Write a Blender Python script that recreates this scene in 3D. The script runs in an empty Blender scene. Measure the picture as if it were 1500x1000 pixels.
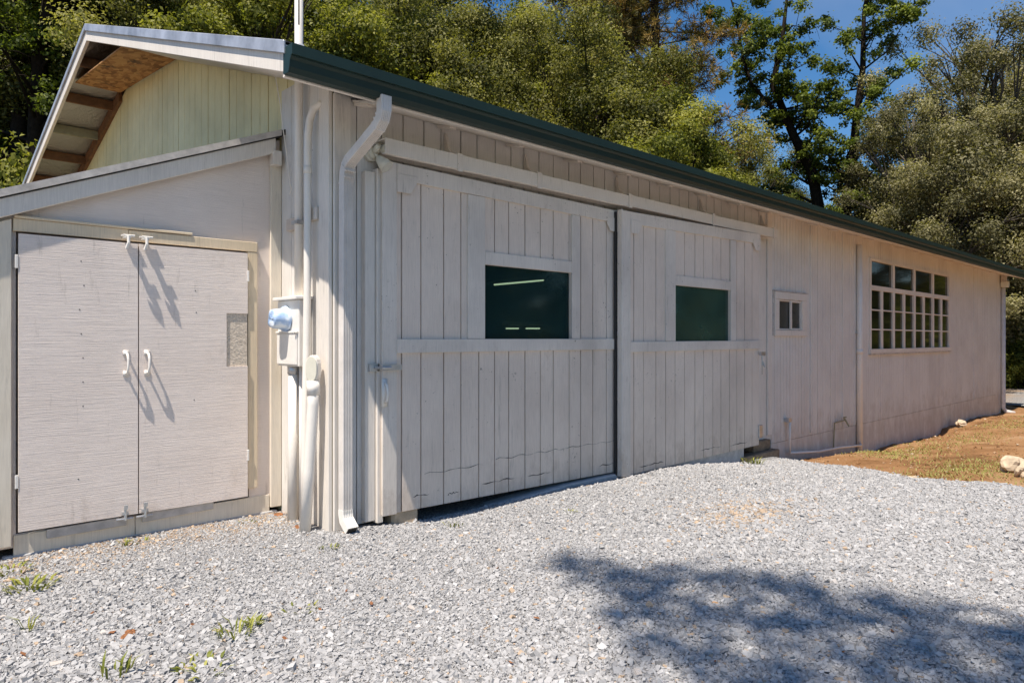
import bpy, bmesh, math, random
import numpy as np
from mathutils import Vector

# ------------------------------------------------------------------ camera, sky, sun, exposure
S = bpy.context.scene
FOC = 1015.0
YAW = math.atan2(1075.0, FOC)
FWD = (math.cos(YAW), math.sin(YAW)); RGT = (math.sin(YAW), -math.cos(YAW))
cam = bpy.data.objects.new('camera', bpy.data.cameras.new('camera'))
S.collection.objects.link(cam); S.camera = cam
cam.location = (0, 0, 1.5)
cam.rotation_euler = (math.pi / 2, 0, math.atan2(FWD[1], FWD[0]) - math.pi / 2)
cam.data.sensor_width = 36; cam.data.lens = 36 * FOC / 1500
cam.data.shift_y = -0.002
cam.data.clip_end = 2000; cam.data.clip_start = 0.05

SUN = Vector((0.43, 0.138, -1.0)).normalized()          # direction the light travels
world = bpy.data.worlds.new('World'); S.world = world; world.use_nodes = True
wn = world.node_tree.nodes; wl = world.node_tree.links
sky = wn.new('ShaderNodeTexSky'); sky.sky_type = 'NISHITA'; sky.sun_disc = False
sky.sun_elevation = math.asin(-SUN.z); sky.sun_rotation = math.atan2(-SUN.x, -SUN.y)
sky.altitude = 500; sky.air_density = 1.0; sky.dust_density = 0.4; sky.ozone_density = 2.0
hs_ = wn.new('ShaderNodeHueSaturation'); hs_.inputs['Saturation'].default_value = 1.3
wl.new(sky.outputs[0], hs_.inputs['Color'])
tcw = wn.new('ShaderNodeTexCoord'); nzw = wn.new('ShaderNodeTexNoise'); nzw.inputs['Scale'].default_value = 2.2; nzw.inputs['Detail'].default_value = 7; nzw.inputs['Distortion'].default_value = .6
wl.new(tcw.outputs['Generated'], nzw.inputs['Vector']); rmw = wn.new('ShaderNodeValToRGB'); rmw.color_ramp.elements[0].position = .56; rmw.color_ramp.elements[1].position = 1.0; rmw.color_ramp.elements[1].color = (.4, .4, .4, 1)
wl.new(nzw.outputs[0], rmw.inputs[0]); mxw = wn.new('ShaderNodeMix'); mxw.data_type = 'RGBA'; mxw.inputs[7].default_value = (6.5, 6.8, 7.4, 1)
wl.new(rmw.outputs[0], mxw.inputs[0]); wl.new(hs_.outputs[0], mxw.inputs[6]); wl.new(mxw.outputs[2], wn['Background'].inputs[0]); wn['Background'].inputs[1].default_value = 0.094
sl = bpy.data.lights.new('sun', 'SUN'); sl.energy = 5.0; sl.angle = math.radians(0.5); sl.color = (1.0, 0.92, 0.82)
so = bpy.data.objects.new('sun', sl); S.collection.objects.link(so)
so.rotation_euler = SUN.to_track_quat('-Z', 'Y').to_euler(); so.location = (-4, -2, 12)
S.view_settings.view_transform = 'Standard'; S.view_settings.look = 'None'
S.view_settings.exposure = 0.58; S.view_settings.gamma = 1.0
S.cycles.max_bounces = 8; S.cycles.transparent_max_bounces = 12

C = S.collection
rnd = random.Random(7)
YW, XG, YS = 4.82, 2.65, 5.69          # long wall, gable wall, lean-to front


def P(x, y, X=None, Y=None, Z=None):
    """point of a measured sight line on one of the building's planes"""
    l = (x - 750) / FOC; v = (497 - y) / FOC
    d = (FWD[0] + RGT[0] * l, FWD[1] + RGT[1] * l, v)
    t = X / d[0] if X is not None else Y / d[1] if Y is not None else (Z - 1.5) / d[2]
    return (d[0] * t, d[1] * t, 1.5 + d[2] * t)


def ray(x, t):
    l = (x - 750) / FOC
    return ((FWD[0] + RGT[0] * l) * t, (FWD[1] + RGT[1] * l) * t)


def gz(x, y):
    """height of the ground"""
    z = np.interp(x, [-1e4, 6.6, 9.8, 13.3, 23.7, 60, 400], [0, 0, -.22, -.43, -.57, .6, 30])
    z = z * (1 - .5 * np.clip((4.6 - np.asarray(y)) / 2.6, 0, 1) * (np.asarray(x) < 24) * (z < 0))
    return z + np.clip((np.asarray(y) - 17.5) * .2, 0, 30)


# ------------------------------------------------------------------ materials
def nodes(name):
    m = bpy.data.materials.new(name); m.use_nodes = True
    nt = m.node_tree
    return m, nt, nt.nodes, nt.links, nt.nodes['Principled BSDF']


def ramp(n, stops):
    r = n.new('ShaderNodeValToRGB'); e = r.color_ramp.elements
    while len(e) < len(stops): e.new(0.5)
    for k, (p, c) in enumerate(stops):
        e[k].position = p; e[k].color = (c[0], c[1], c[2], 1) if isinstance(c, tuple) else (c, c, c, 1)
    return r


def noise(n, l, scale, detail=4, vec=None, rough=.55, dist=0):
    t = n.new('ShaderNodeTexNoise'); t.inputs['Scale'].default_value = scale
    t.inputs['Detail'].default_value = detail; t.inputs['Roughness'].default_value = rough
    t.inputs['Distortion'].default_value = dist
    if vec is not None: l.new(vec, t.inputs['Vector'])
    return t


def mapping(n, l, scale, src='Object'):
    tc = n.new('ShaderNodeTexCoord'); mp = n.new('ShaderNodeMapping')
    mp.inputs['Scale'].default_value = scale; l.new(tc.outputs[src], mp.inputs[0])
    return mp.outputs[0]


def mix(n, l, fac, a, b, mode='MIX'):
    m = n.new('ShaderNodeMix'); m.data_type = 'RGBA'; m.blend_type = mode
    for s, v in ((0, fac), (6, a), (7, b)):
        if hasattr(v, 'is_output'): l.new(v, m.inputs[s])
        elif isinstance(v, tuple): m.inputs[s].default_value = (*v, 1)
        else: m.inputs[s].default_value = v
    return m.outputs[2]


def paint(name, base, worn, grain=(30, 30, 1.5), bump=.25, rough=.62, flake=.71, dirt=(.22, .19, .15), flakecol=(.16, .13, .10), spec=.25, mud=0, mudcol=(.34, .25, .18)):
    """painted timber: grain bump, uneven tone, small chips down to bare wood"""
    m, nt, n, l, b = nodes(name)
    v = mapping(n, l, (1, 1, 1)); g = mapping(n, l, grain)
    big = noise(n, l, 1.3, 5, v, .6); gr = noise(n, l, 4, 6, g, .65)
    r1 = ramp(n, [(.32, worn), (.62, base)]); l.new(big.outputs[0], r1.inputs[0])
    streak = ramp(n, [(.3, .86), (.6, 1.0)]); l.new(gr.outputs[0], streak.inputs[0])
    c = mix(n, l, 1.0, r1.outputs[0], streak.outputs[0], 'MULTIPLY')
    drip = noise(n, l, 5, 6, mapping(n, l, (3, 3, .35)), .7)
    rd = ramp(n, [(.60, 0.0), (.78, .55)]); l.new(drip.outputs[0], rd.inputs[0])
    c = mix(n, l, rd.outputs[0], c, dirt)
    chips = noise(n, l, 34, 5, v, .75); patch = noise(n, l, 3.1, 3, v, .6)
    ad = n.new('ShaderNodeMath'); ad.operation = 'MULTIPLY_ADD'
    l.new(patch.outputs[0], ad.inputs[0]); ad.inputs[1].default_value = .35; l.new(chips.outputs[0], ad.inputs[2])
    rf = ramp(n, [(flake + .175, 0.0), (flake + .195, 1.0)]); l.new(ad.outputs[0], rf.inputs[0])
    c = mix(n, l, rf.outputs[0], c, flakecol)
    if mud:
        xyz = n.new('ShaderNodeSeparateXYZ'); l.new(v, xyz.inputs[0]); mr = n.new('ShaderNodeMapRange'); mr.inputs[1].default_value = .55; mr.inputs[2].default_value = -.25; l.new(xyz.outputs[2], mr.inputs[0])
        sp = noise(n, l, 3.2, 8, mapping(n, l, (1.6, 1.6, .8)), .75); ma = n.new('ShaderNodeMath'); ma.operation = 'MULTIPLY_ADD'; l.new(mr.outputs[0], ma.inputs[0]); ma.inputs[1].default_value = .32; l.new(sp.outputs[0], ma.inputs[2])
        rm = ramp(n, [(.60, 0.0), (.86, mud)]); l.new(ma.outputs[0], rm.inputs[0]); c = mix(n, l, rm.outputs[0], c, mudcol)
        big2 = noise(n, l, .55, 4, mapping(n, l, (1, 1, .55)), .6, .8); rb = ramp(n, [(.56, 0.0), (.72, mud * .55)]); l.new(big2.outputs[0], rb.inputs[0]); c = mix(n, l, rb.outputs[0], c, (.36, .31, .27))
    l.new(c, b.inputs['Base Color'])
    b.inputs['Roughness'].default_value = rough; b.inputs['Specular IOR Level'].default_value = spec
    bp = n.new('ShaderNodeBump'); bp.inputs['Strength'].default_value = bump; bp.inputs['Distance'].default_value = .006
    hs = n.new('ShaderNodeMath'); hs.operation = 'SUBTRACT'; l.new(gr.outputs[0], hs.inputs[0]); l.new(rf.outputs[0], hs.inputs[1])
    l.new(hs.outputs[0], bp.inputs['Height']); l.new(bp.outputs[0], b.inputs['Normal'])
    return m


def plain(name, col, rough=.5, metal=0, var=.12, bump=0, scale=18, spec=.4):
    m, nt, n, l, b = nodes(name)
    v = mapping(n, l, (1, 1, 1)); t = noise(n, l, scale, 5, v, .65)
    r = ramp(n, [(.3, tuple(c * (1 - var) for c in col)), (.7, tuple(min(1, c * (1 + var)) for c in col))])
    l.new(t.outputs[0], r.inputs[0]); l.new(r.outputs[0], b.inputs['Base Color'])
    b.inputs['Roughness'].default_value = rough; b.inputs['Metallic'].default_value = metal
    b.inputs['Specular IOR Level'].default_value = spec
    if bump:
        bp = n.new('ShaderNodeBump'); bp.inputs['Strength'].default_value = bump; bp.inputs['Distance'].default_value = .01
        l.new(t.outputs[0], bp.inputs['Height']); l.new(bp.outputs[0], b.inputs['Normal'])
    return m


def leafmat(name, dark, mid, light, trans=.3, rough=.55, spec=.2):
    m, nt, n, l, b = nodes(name)
    a = n.new('ShaderNodeAttribute'); a.attribute_name = 'tint'
    r = ramp(n, [(.1, dark), (.5, mid), (.92, light)]); l.new(a.outputs['Fac'], r.inputs[0])
    l.new(r.outputs[0], b.inputs['Base Color']); b.inputs['Roughness'].default_value = rough
    b.inputs['Specular IOR Level'].default_value = spec
    t = n.new('ShaderNodeBsdfTranslucent'); l.new(mix(n, l, 1.0, r.outputs[0], (1.0, 1.05, .45), 'MULTIPLY'), t.inputs[0])
    ms = n.new('ShaderNodeMixShader'); ms.inputs[0].default_value = trans
    l.new(b.outputs[0], ms.inputs[1]); l.new(t.outputs[0], ms.inputs[2])
    l.new(ms.outputs[0], n['Material Output'].inputs[0])
    return m


def tintmat(name, stops, rough=.85):
    m, nt, n, l, b = nodes(name)
    a = n.new('ShaderNodeAttribute'); a.attribute_name = 'tint'
    r = ramp(n, stops); l.new(a.outputs['Fac'], r.inputs[0])
    t = noise(n, l, 120, 3, mapping(n, l, (1, 1, 1)), .6); r2 = ramp(n, [(.3, .82), (.7, 1.0)]); l.new(t.outputs[0], r2.inputs[0])
    l.new(mix(n, l, 1.0, r.outputs[0], r2.outputs[0], 'MULTIPLY'), b.inputs['Base Color'])
    b.inputs['Roughness'].default_value = rough; b.inputs['Specular IOR Level'].default_value = .2
    return m


def glassmat(name, col, through, refl_rough=.03, spec=.5):
    """tinted pane: some view through, the rest a dark glossy sheet"""
    m, nt, n, l, b = nodes(name)
    v = mapping(n, l, (1, 1, 1)); t = noise(n, l, 2.3, 4, v, .6)
    r = ramp(n, [(.3, tuple(c * .75 for c in col)), (.7, tuple(c * 1.25 for c in col))]); l.new(t.outputs[0], r.inputs[0])
    l.new(r.outputs[0], b.inputs['Base Color']); b.inputs['Roughness'].default_value = refl_rough
    b.inputs['Specular IOR Level'].default_value = spec
    bp = n.new('ShaderNodeBump'); bp.inputs['Strength'].default_value = .06; bp.inputs['Distance'].default_value = .02
    l.new(t.outputs[0], bp.inputs['Height']); l.new(bp.outputs[0], b.inputs['Normal'])
    tr = n.new('ShaderNodeBsdfTransparent'); tr.inputs[0].default_value = (.75, .9, .8, 1)
    ms = n.new('ShaderNodeMixShader'); ms.inputs[0].default_value = through
    l.new(b.outputs[0], ms.inputs[1]); l.new(tr.outputs[0], ms.inputs[2]); l.new(ms.outputs[0], n['Material Output'].inputs[0])
    return m


M = {}
M['wall'] = paint('white_boards', (.78, .745, .69), (.69, .65, .60), mud=.42)
M['door'] = paint('white_door_boards', (.83, .715, .61), (.73, .62, .525), flake=.69, mud=.5)
M['gable'] = paint('cream_gable_boards', (.90, .80, .46), (.74, .65, .36), flake=.74)
M['trim'] = paint('white_trim', (.80, .735, .655), (.71, .65, .575), flake=.72)
M['oldtrim'] = paint('peeling_trim', (.80, .725, .64), (.66, .59, .52), flake=.672, mud=.6)
M['cream2'] = paint('pale_cream_boards', (.80, .72, .60), (.72, .63, .50), flake=.75, bump=.15)
M['oldtimber'] = plain('old_brown_timber', (.24, .17, .11), .85, var=.35, bump=.5, scale=14)
M['cream'] = paint('cream_frame', (.80, .66, .47), (.72, .58, .40), flake=.75, bump=.15)
M['ply'] = paint('rough_sawn_sheet', (.88, .77, .69), (.81, .70, .62), grain=(1.0, 64, 60), bump=.62, flake=.728, mud=.45)
M['patch'] = plain('raw_stucco_sheet', (.62, .53, .43), .9, var=.2, bump=1.0, scale=45)
M['greywood'] = plain('weathered_board', (.52, .48, .44), .8, var=.25, bump=.3, scale=9)
M['dark'] = plain('dark_gap', (.05, .045, .04), .9)
M['inside'] = plain('dim_interior_boards', (.045, .04, .034), .9)
M['pvc'] = plain('painted_pipe', (.81, .755, .68), .4, var=.05, scale=6)
M['metalwhite'] = plain('white_enamel', (.80, .76, .70), .35, var=.06, scale=7)
M['spout'] = plain('white_downspout', (.68, .63, .58), .5, var=.12, scale=5)
M['galv'] = plain('galvanised_steel', (.55, .56, .57), .38, .8, var=.15)
M['green'] = plain('dark_green_gutter', (.011, .029, .023), .5, var=.1, scale=4)
M['flash'] = plain('painted_flashing', (.42, .43, .46), .36, .3, var=.45, scale=2.5)
M['brown'] = plain('stained_timber', (.16, .075, .032), .75, var=.35, scale=12, bump=.2)
M['olive'] = plain('primed_timber', (.30, .27, .17), .75, var=.2, scale=12)
M['concrete'] = plain('concrete', (.46, .45, .44), .9, var=.2, bump=.4, scale=14)
M['cream_plastic'] = plain('cream_plastic', (.70, .66, .54), .45, var=.06)
M['lens'] = plain('lamp_lens', (.55, .55, .50), .15, var=.05)
M['bark'] = plain('bark', (.055, .042, .032), .95, var=.4, bump=.8, scale=10, spec=.1)
M['blackbark'] = plain('dark_oak_bark', (.022, .017, .013), .95, var=.4, bump=.8, scale=10, spec=.05)
M['palebark'] = plain('grey_bark', (.10, .085, .07), .95, var=.4, bump=.8, scale=10, spec=.1)
M['rock'] = plain('tan_rock', (.50, .39, .27), .9, var=.3, bump=.9, scale=9)
M['clod'] = plain('red_clod', (.26, .11, .045), .95, var=.5, bump=1, scale=60)
M['bark_chip'] = plain('wood_chip', (.42, .25, .13), .9, var=.3, bump=.4, scale=30)
M['roof'] = plain('dark_shingles', (.07, .065, .06), .95, var=.35, bump=.8, scale=30, spec=.1)
M['near_black'] = plain('rubber_and_seam_shade', (.03, .03, .03), .7)  # cable, nails and splits, also the painted shade of the door seam
M['leafA'] = leafmat('live_oak_leaf', (.05, .056, .014), (.19, .185, .048), (.37, .345, .11), trans=.44)
M['leafB'] = leafmat('bright_leaf', (.06, .075, .014), (.22, .23, .042), (.41, .39, .09), trans=.46)
M['leafC'] = leafmat('grey_oak_leaf', (.075, .072, .032), (.235, .215, .11), (.40, .36, .19), trans=.4)
M['leafD'] = leafmat('black_oak_leaf', (.035, .055, .010), (.13, .165, .026), (.29, .33, .06), trans=.45)
M['leafE'] = leafmat('dark_leaf', (.03, .034, .011), (.09, .095, .027), (.24, .23, .065), trans=.38)
M['needle'] = leafmat('pine_needle', (.06, .06, .016), (.18, .15, .042), (.46, .28, .085), trans=.25)
M['needleG'] = leafmat('grey_pine_needle', (.07, .08, .05), (.18, .20, .12), (.32, .33, .21), trans=.2)
M['weed'] = leafmat('weed_leaf', (.10, .12, .02), (.20, .22, .04), (.42, .40, .10))
M['stone'] = tintmat('gravel_stone', [(0, (.18, .175, .17)), (.3, (.325, .318, .312)), (.75, (.44, .43, .42)), (.92, (.54, .525, .51)), (1, (.45, .34, .24))])
M['grass'] = leafmat('dry_grass', (.20, .17, .06), (.25, .25, .06), (.40, .34, .14), trans=.2)


def osb():
    m, nt, n, l, b = nodes('strand_board')
    v = mapping(n, l, (1, 1, 1)); vo = n.new('ShaderNodeTexVoronoi'); vo.inputs['Scale'].default_value = 22
    mp = mapping(n, l, (1, .45, 1)); l.new(mp, vo.inputs['Vector'])
    r = ramp(n, [(.0, (.20, .085, .022)), (.5, (.40, .19, .06)), (1, (.52, .29, .10))])
    sp = n.new('ShaderNodeSeparateColor'); l.new(vo.outputs['Color'], sp.inputs[0]); l.new(sp.outputs[0], r.inputs[0])
    t = noise(n, l, 5, 5, v, .7); rd = ramp(n, [(.56, 0.0), (.66, .85)]); l.new(t.outputs[0], rd.inputs[0])
    l.new(mix(n, l, rd.outputs[0], r.outputs[0], (.035, .025, .02)), b.inputs['Base Color']); b.inputs['Roughness'].default_value = .8
    return m


def foil():
    m, nt, n, l, b = nodes('foil_sheathing')
    v = mapping(n, l, (1, 1, 1)); t = noise(n, l, 14, 5, v, .7)
    b.inputs['Base Color'].default_value = (.42, .40, .38, 1); b.inputs['Metallic'].default_value = 1; b.inputs['Roughness'].default_value = .33
    bp = n.new('ShaderNodeBump'); bp.inputs['Strength'].default_value = .6; bp.inputs['Distance'].default_value = .03
    l.new(t.outputs[0], bp.inputs['Height']); l.new(bp.outputs[0], b.inputs['Normal'])
    return m


def blue_wrap():
    m, nt, n, l, b = nodes('blue_wrapped_cover')
    v = mapping(n, l, (1, 1, 1)); t = noise(n, l, 13, 6, mapping(n, l, (.5, 1, 1)), .6, .6)
    r = ramp(n, [(.32, (.22, .38, .66)), (.5, (.50, .63, .82)), (.62, (.78, .84, .90))]); l.new(t.outputs[0], r.inputs[0])
    l.new(r.outputs[0], b.inputs['Base Color']); b.inputs['Roughness'].default_value = .3
    bp = n.new('ShaderNodeBump'); bp.inputs['Strength'].default_value = .7; bp.inputs['Distance'].default_value = .012
    l.new(t.outputs[0], bp.inputs['Height']); l.new(bp.outputs[0], b.inputs['Normal'])
    return m


def earth(name, gravel):
    m, nt, n, l, b = nodes(name)
    v = mapping(n, l, (1, 1, 1)); big = noise(n, l, .9, 6, v, .65, .6); fine = noise(n, l, 38, 5, v, .7)
    if gravel:
        vo = n.new('ShaderNodeTexVoronoi'); vo.inputs['Scale'].default_value = 75; l.new(v, vo.inputs['Vector'])
        sp = n.new('ShaderNodeSeparateColor'); l.new(vo.outputs['Color'], sp.inputs[0])
        r = ramp(n, [(0, (.17, .167, .163)), (.5, (.36, .353, .346)), (1, (.52, .51, .50))]); l.new(sp.outputs[0], r.inputs[0])
        geo = n.new('ShaderNodeNewGeometry'); xyz = n.new('ShaderNodeSeparateXYZ'); l.new(geo.outputs['Position'], xyz.inputs[0])
        mr = n.new('ShaderNodeMapRange'); mr.inputs[1].default_value = 4.75; mr.inputs[2].default_value = 5.6; l.new(xyz.outputs[1], mr.inputs[0])
        ml = n.new('ShaderNodeMath'); ml.operation = 'MULTIPLY'; l.new(mr.outputs[0], ml.inputs[0]); rr = ramp(n, [(.35, 0.0), (.6, 1.0)])
        l.new(big.outputs[0], rr.inputs[0]); l.new(rr.outputs[0], ml.inputs[1])
        c = mix(n, l, ml.outputs[0], r.outputs[0], (.40, .27, .17)); h = vo.outputs['Distance']; st = .9
    else:
        r = ramp(n, [(.30, (.15, .075, .032)), (.47, (.31, .165, .075)), (.62, (.40, .235, .12)), (.8, (.50, .36, .22))]); l.new(big.outputs[0], r.inputs[0])
        rf = ramp(n, [(.3, .7), (.7, 1.1)]); l.new(fine.outputs[0], rf.inputs[0])
        c = mix(n, l, 1.0, r.outputs[0], rf.outputs[0], 'MULTIPLY'); h = fine.outputs[0]; st = .9
        sx_ = n.new('ShaderNodeSeparateXYZ'); l.new(v, sx_.inputs[0]); far = []
        for ch, a_, b_ in ((0, 29, 34), (1, 8, 12), (1, -5, -9)):
            mr = n.new('ShaderNodeMapRange'); mr.inputs[1].default_value = a_; mr.inputs[2].default_value = b_; l.new(sx_.outputs[ch], mr.inputs[0]); far.append(mr.outputs[0])
        m1 = n.new('ShaderNodeMath'); m1.operation = 'MAXIMUM'; l.new(far[0], m1.inputs[0]); l.new(far[1], m1.inputs[1])
        m2 = n.new('ShaderNodeMath'); m2.operation = 'MAXIMUM'; l.new(m1.outputs[0], m2.inputs[0]); l.new(far[2], m2.inputs[1])
        rg = ramp(n, [(.3, (.03, .026, .012)), (.7, (.075, .08, .025))]); l.new(big.outputs[0], rg.inputs[0])
        c = mix(n, l, m2.outputs[0], c, rg.outputs[0])
    l.new(c, b.inputs['Base Color']); b.inputs['Roughness'].default_value = .95; b.inputs['Specular IOR Level'].default_value = .1
    bp = n.new('ShaderNodeBump'); bp.inputs['Strength'].default_value = st; bp.inputs['Distance'].default_value = .03
    l.new(h, bp.inputs['Height']); l.new(bp.outputs[0], b.inputs['Normal'])
    return m


def emit(name, col, s):
    m, nt, n, l, b = nodes(name)
    b.inputs['Emission Color'].default_value = (*col, 1); b.inputs['Emission Strength'].default_value = s
    return m


M['osb'] = osb(); M['foil'] = foil(); M['blue'] = blue_wrap()
M['dirt'] = earth('bare_soil', False); M['gravel'] = earth('gravel_bed', True)
M['pane_dark'] = glassmat('tinted_pane', (.016, .042, .042), .40, .05, .4)
M['pane_green'] = glassmat('green_pane', (.030, .074, .060), .12, .10, .35)
M['pane_small'] = glassmat('dusty_pane', (.09, .088, .08), .1, .22, .4)
M['pane_big'] = glassmat('old_pane', (.022, .026, .014), .12, .06, .4)
M['tube'] = emit('lit_tube', (1, .96, .76), 2.2)


# ------------------------------------------------------------------ mesh helpers
def origin(o):
    p = Vector((0, 0, 0))
    while o is not None: p += o.location; o = o.parent
    return p


def setp(o, label=None, cat=None, group=None, kind=None):
    for k, v in (('label', label), ('category', cat), ('group', group), ('kind', kind)):
        if v: o[k] = v
    return o


def thing(name, label, cat, loc, group=None):
    o = bpy.data.objects.new(name, None); C.objects.link(o); o.location = loc; o.empty_display_size = .1
    return setp(o, label, cat, group)


def copy_tree(o, parent=None):
    c = o.copy(); C.objects.link(c); c.parent = parent
    for ch in [k for k in C.objects if k.parent == o]: copy_tree(ch, c)
    return c


class MB:
    def __init__(s): s.v = []; s.f = []; s.mi = []; s.cur = 0
    def add(s, vs, fs):
        k = len(s.v); s.v += [tuple(p) for p in vs]
        for f in fs: s.f.append([i + k for i in f]); s.mi.append(s.cur)
    def box(s, x0, x1, y0, y1, z0, z1):
        s.add([(x, y, z) for z in (z0, z1) for y in (y0, y1) for x in (x0, x1)],
              [(0, 2, 3, 1), (4, 5, 7, 6), (0, 1, 5, 4), (2, 6, 7, 3), (0, 4, 6, 2), (1, 3, 7, 5)])
        return s
    def prism(s, poly, fn, d0, d1):
        n = len(poly)
        s.add([fn(u, z, d0) for u, z in poly] + [fn(u, z, d1) for u, z in poly],
              [tuple(range(n - 1, -1, -1)), tuple(range(n, 2 * n))] + [(i, (i + 1) % n, n + (i + 1) % n, n + i) for i in range(n)])
        return s
    def tube(s, pts, rad, sides=8, cap=True):
        pts = [Vector(p) for p in pts]; n = len(pts)
        rad = [rad] * n if not hasattr(rad, '__len__') else rad
        ref = Vector((.31, .22, .92)) if abs((pts[-1] - pts[0]).normalized().z) < .8 else Vector((1, .1, .05))
        vs = []
        for i, p in enumerate(pts):
            t = (pts[min(i + 1, n - 1)] - pts[max(i - 1, 0)]).normalized()
            a = t.cross(ref).normalized(); b = t.cross(a)
            for k in range(sides):
                q = 2 * math.pi * k / sides; vs.append(p + (a * math.cos(q) + b * math.sin(q)) * rad[i])
        fs = [(i * sides + k, i * sides + (k + 1) % sides, (i + 1) * sides + (k + 1) % sides, (i + 1) * sides + k) for i in range(n - 1) for k in range(sides)]
        if cap: fs += [tuple(range(sides)), tuple(range((n - 1) * sides, n * sides))]
        s.add(vs, fs); return s
    def sweep(s, sec, frames):
        """closed section swept through frames (origin, axis_a, axis_b)"""
        m = len(sec); vs = []
        for o, a, b in frames:
            o, a, b = Vector(o), Vector(a), Vector(b)
            vs += [o + a * p + b * q for p, q in sec]
        n = len(frames)
        fs = [(i * m + k, i * m + (k + 1) % m, (i + 1) * m + (k + 1) % m, (i + 1) * m + k) for i in range(n - 1) for k in range(m)]
        fs += [tuple(range(m)), tuple(range((n - 1) * m, n * m))]
        s.add(vs, fs); return s
    def build(s, name, mat, parent=None, smooth=False, bevel=0):
        o0 = origin(parent); me = bpy.data.meshes.new(name)
        me.from_pydata([(x - o0.x, y - o0.y, z - o0.z) for x, y, z in s.v], [], s.f)
        bm = bmesh.new(); bm.from_mesh(me); bmesh.ops.recalc_face_normals(bm, faces=bm.faces); bm.to_mesh(me); bm.free()
        for m_ in (mat if isinstance(mat, (list, tuple)) else [mat]): me.materials.append(m_)
        for p, k in zip(me.polygons, s.mi): p.material_index = k
        if smooth:
            for p in me.polygons: p.use_smooth = len(p.vertices) <= 4
        o = bpy.data.objects.new(name, me); C.objects.link(o); o.parent = parent
        if bevel:
            b = o.modifiers.new('bevel', 'BEVEL'); b.width = bevel; b.segments = 1; b.limit_method = 'ANGLE'
        return o


def npobj(name, v, f, mat, parent=None, tint=None):
    me = bpy.data.meshes.new(name); k = f.shape[1]
    me.vertices.add(len(v)); me.vertices.foreach_set('co', np.ascontiguousarray(v, np.float32).ravel())
    me.loops.add(f.size); me.loops.foreach_set('vertex_index', np.ascontiguousarray(f, np.int32).ravel())
    me.polygons.add(len(f)); me.polygons.foreach_set('loop_start', np.arange(0, f.size, k, dtype=np.int32))
    me.update(calc_edges=True)
    if tint is not None:
        a = me.attributes.new('tint', 'FLOAT', 'FACE'); a.data.foreach_set('value', np.ascontiguousarray(tint, np.float32))
    me.materials.append(mat)
    o = bpy.data.objects.new(name, me); C.objects.link(o); o.parent = parent
    return o


L = lambda u, z, d: (u, YW - d, z)            # long wall: outward is -Y
G = lambda u, z, d: (XG - d, u, z)            # gable wall: outward is -X
SH = lambda u, z, d: (u, YS - d, z)           # lean-to front


def rect(u0, u1, z0, z1): return [(u0, z0), (u1, z0), (u1, z1), (u0, z1)]


def siding(mb, fn, u0, u1, zb, zt, step, gap, d0, d1, holes=(), jit=.0, seed=1, wide=.0):
    """upright boards with gaps between them, cut round openings"""
    r = random.Random(seed)
    zb_ = zb if callable(zb) else (lambda u: zb); zt_ = zt if callable(zt) else (lambda u: zt)
    n = max(1, round((u1 - u0) / step)); e = [u0 + (u1 - u0) * i / n for i in range(n + 1)]
    ge = [gap * (2.0 if r.random() < wide else 1) for _ in e]
    for i in range(1, n): e[i] += r.uniform(-.1, .1) * step * (gap > 0)
    for i in range(n):
        dj = d1 + r.uniform(-jit, jit)
        a, b = e[i] + ge[i] / 2, e[i + 1] - ge[i + 1] / 2
        cuts = sorted({a, b, *[h for H in holes for h in H[:2] if a < h < b]})
        for p, q in zip(cuts, cuts[1:]):
            m = (p + q) / 2; iv = [(None, None)]
            hs = sorted([(H[2], H[3]) for H in holes if H[0] <= m <= H[1]])
            lo = None; segs = []
            for h in hs: segs.append((lo, h[0])); lo = h[1]
            segs.append((lo, None))
            for s0, s1 in segs:
                A0 = zb_(p) if s0 is None else s0; A1 = zb_(q) if s0 is None else s0
                B0 = zt_(p) if s1 is None else s1; B1 = zt_(q) if s1 is None else s1
                if B0 - A0 > .01 or B1 - A1 > .01: mb.prism([(p, A0), (q, A1), (q, B1), (p, B0)], fn, d0, dj)


# ------------------------------------------------------------------ ground
def sheet(name, xs, ys, zf, mat, kind='structure'):
    X, Y = np.meshgrid(xs, ys, indexing='ij'); Z = zf(X, Y)
    v = np.stack([X, Y, Z], -1).reshape(-1, 3); nx, ny = len(xs), len(ys)
    i, j = np.meshgrid(np.arange(nx - 1), np.arange(ny - 1), indexing='ij'); k = (i * ny + j).ravel()
    o = npobj(name, v, np.stack([k, k + ny, k + ny + 1, k + 1], -1), mat); o['kind'] = kind
    for p in o.data.polygons: p.use_smooth = True
    return o


rs = np.random.default_rng(11)


def lumps(X, Y, amp, sc, seed):
    r = np.random.default_rng(seed); z = 0 * X
    for k in range(14):
        a = r.uniform(0, 6.28); w = sc * r.uniform(.6, 3.5); z = z + np.sin((X * math.cos(a) + Y * math.sin(a)) * w + r.uniform(0, 6.28)) / (w / sc)
    return z * amp / 3


gx = np.concatenate([np.linspace(-300, -20, 15), np.linspace(-18, 8, 20), np.linspace(8.25, 26, 120), np.linspace(28, 90, 32), np.linspace(100, 600, 20)])
gy = np.concatenate([np.linspace(-300, -12, 15), np.linspace(-10, 6, 90), np.linspace(7, 60, 40), np.linspace(70, 600, 20)])
def dirtz(X, Y):
    near = np.clip((X - 8.8) / 1.5, 0, 1) * (Y < 6.5) * (X < 27)
    return gz(X, Y) - .05 + near * (lumps(X, Y, .035, 3.2, 5) + .10 * np.exp(-((X - 19.5) / 1.6) ** 2 - ((Y - 4.0) / .5) ** 2)) - .09 * np.clip((Y - 4.45) / .2, 0, 1) * (X > 9.9) * (X < 18.2) * (Y < 6)
sheet('ground', gx, gy, dirtz, M['dirt'])


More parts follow.
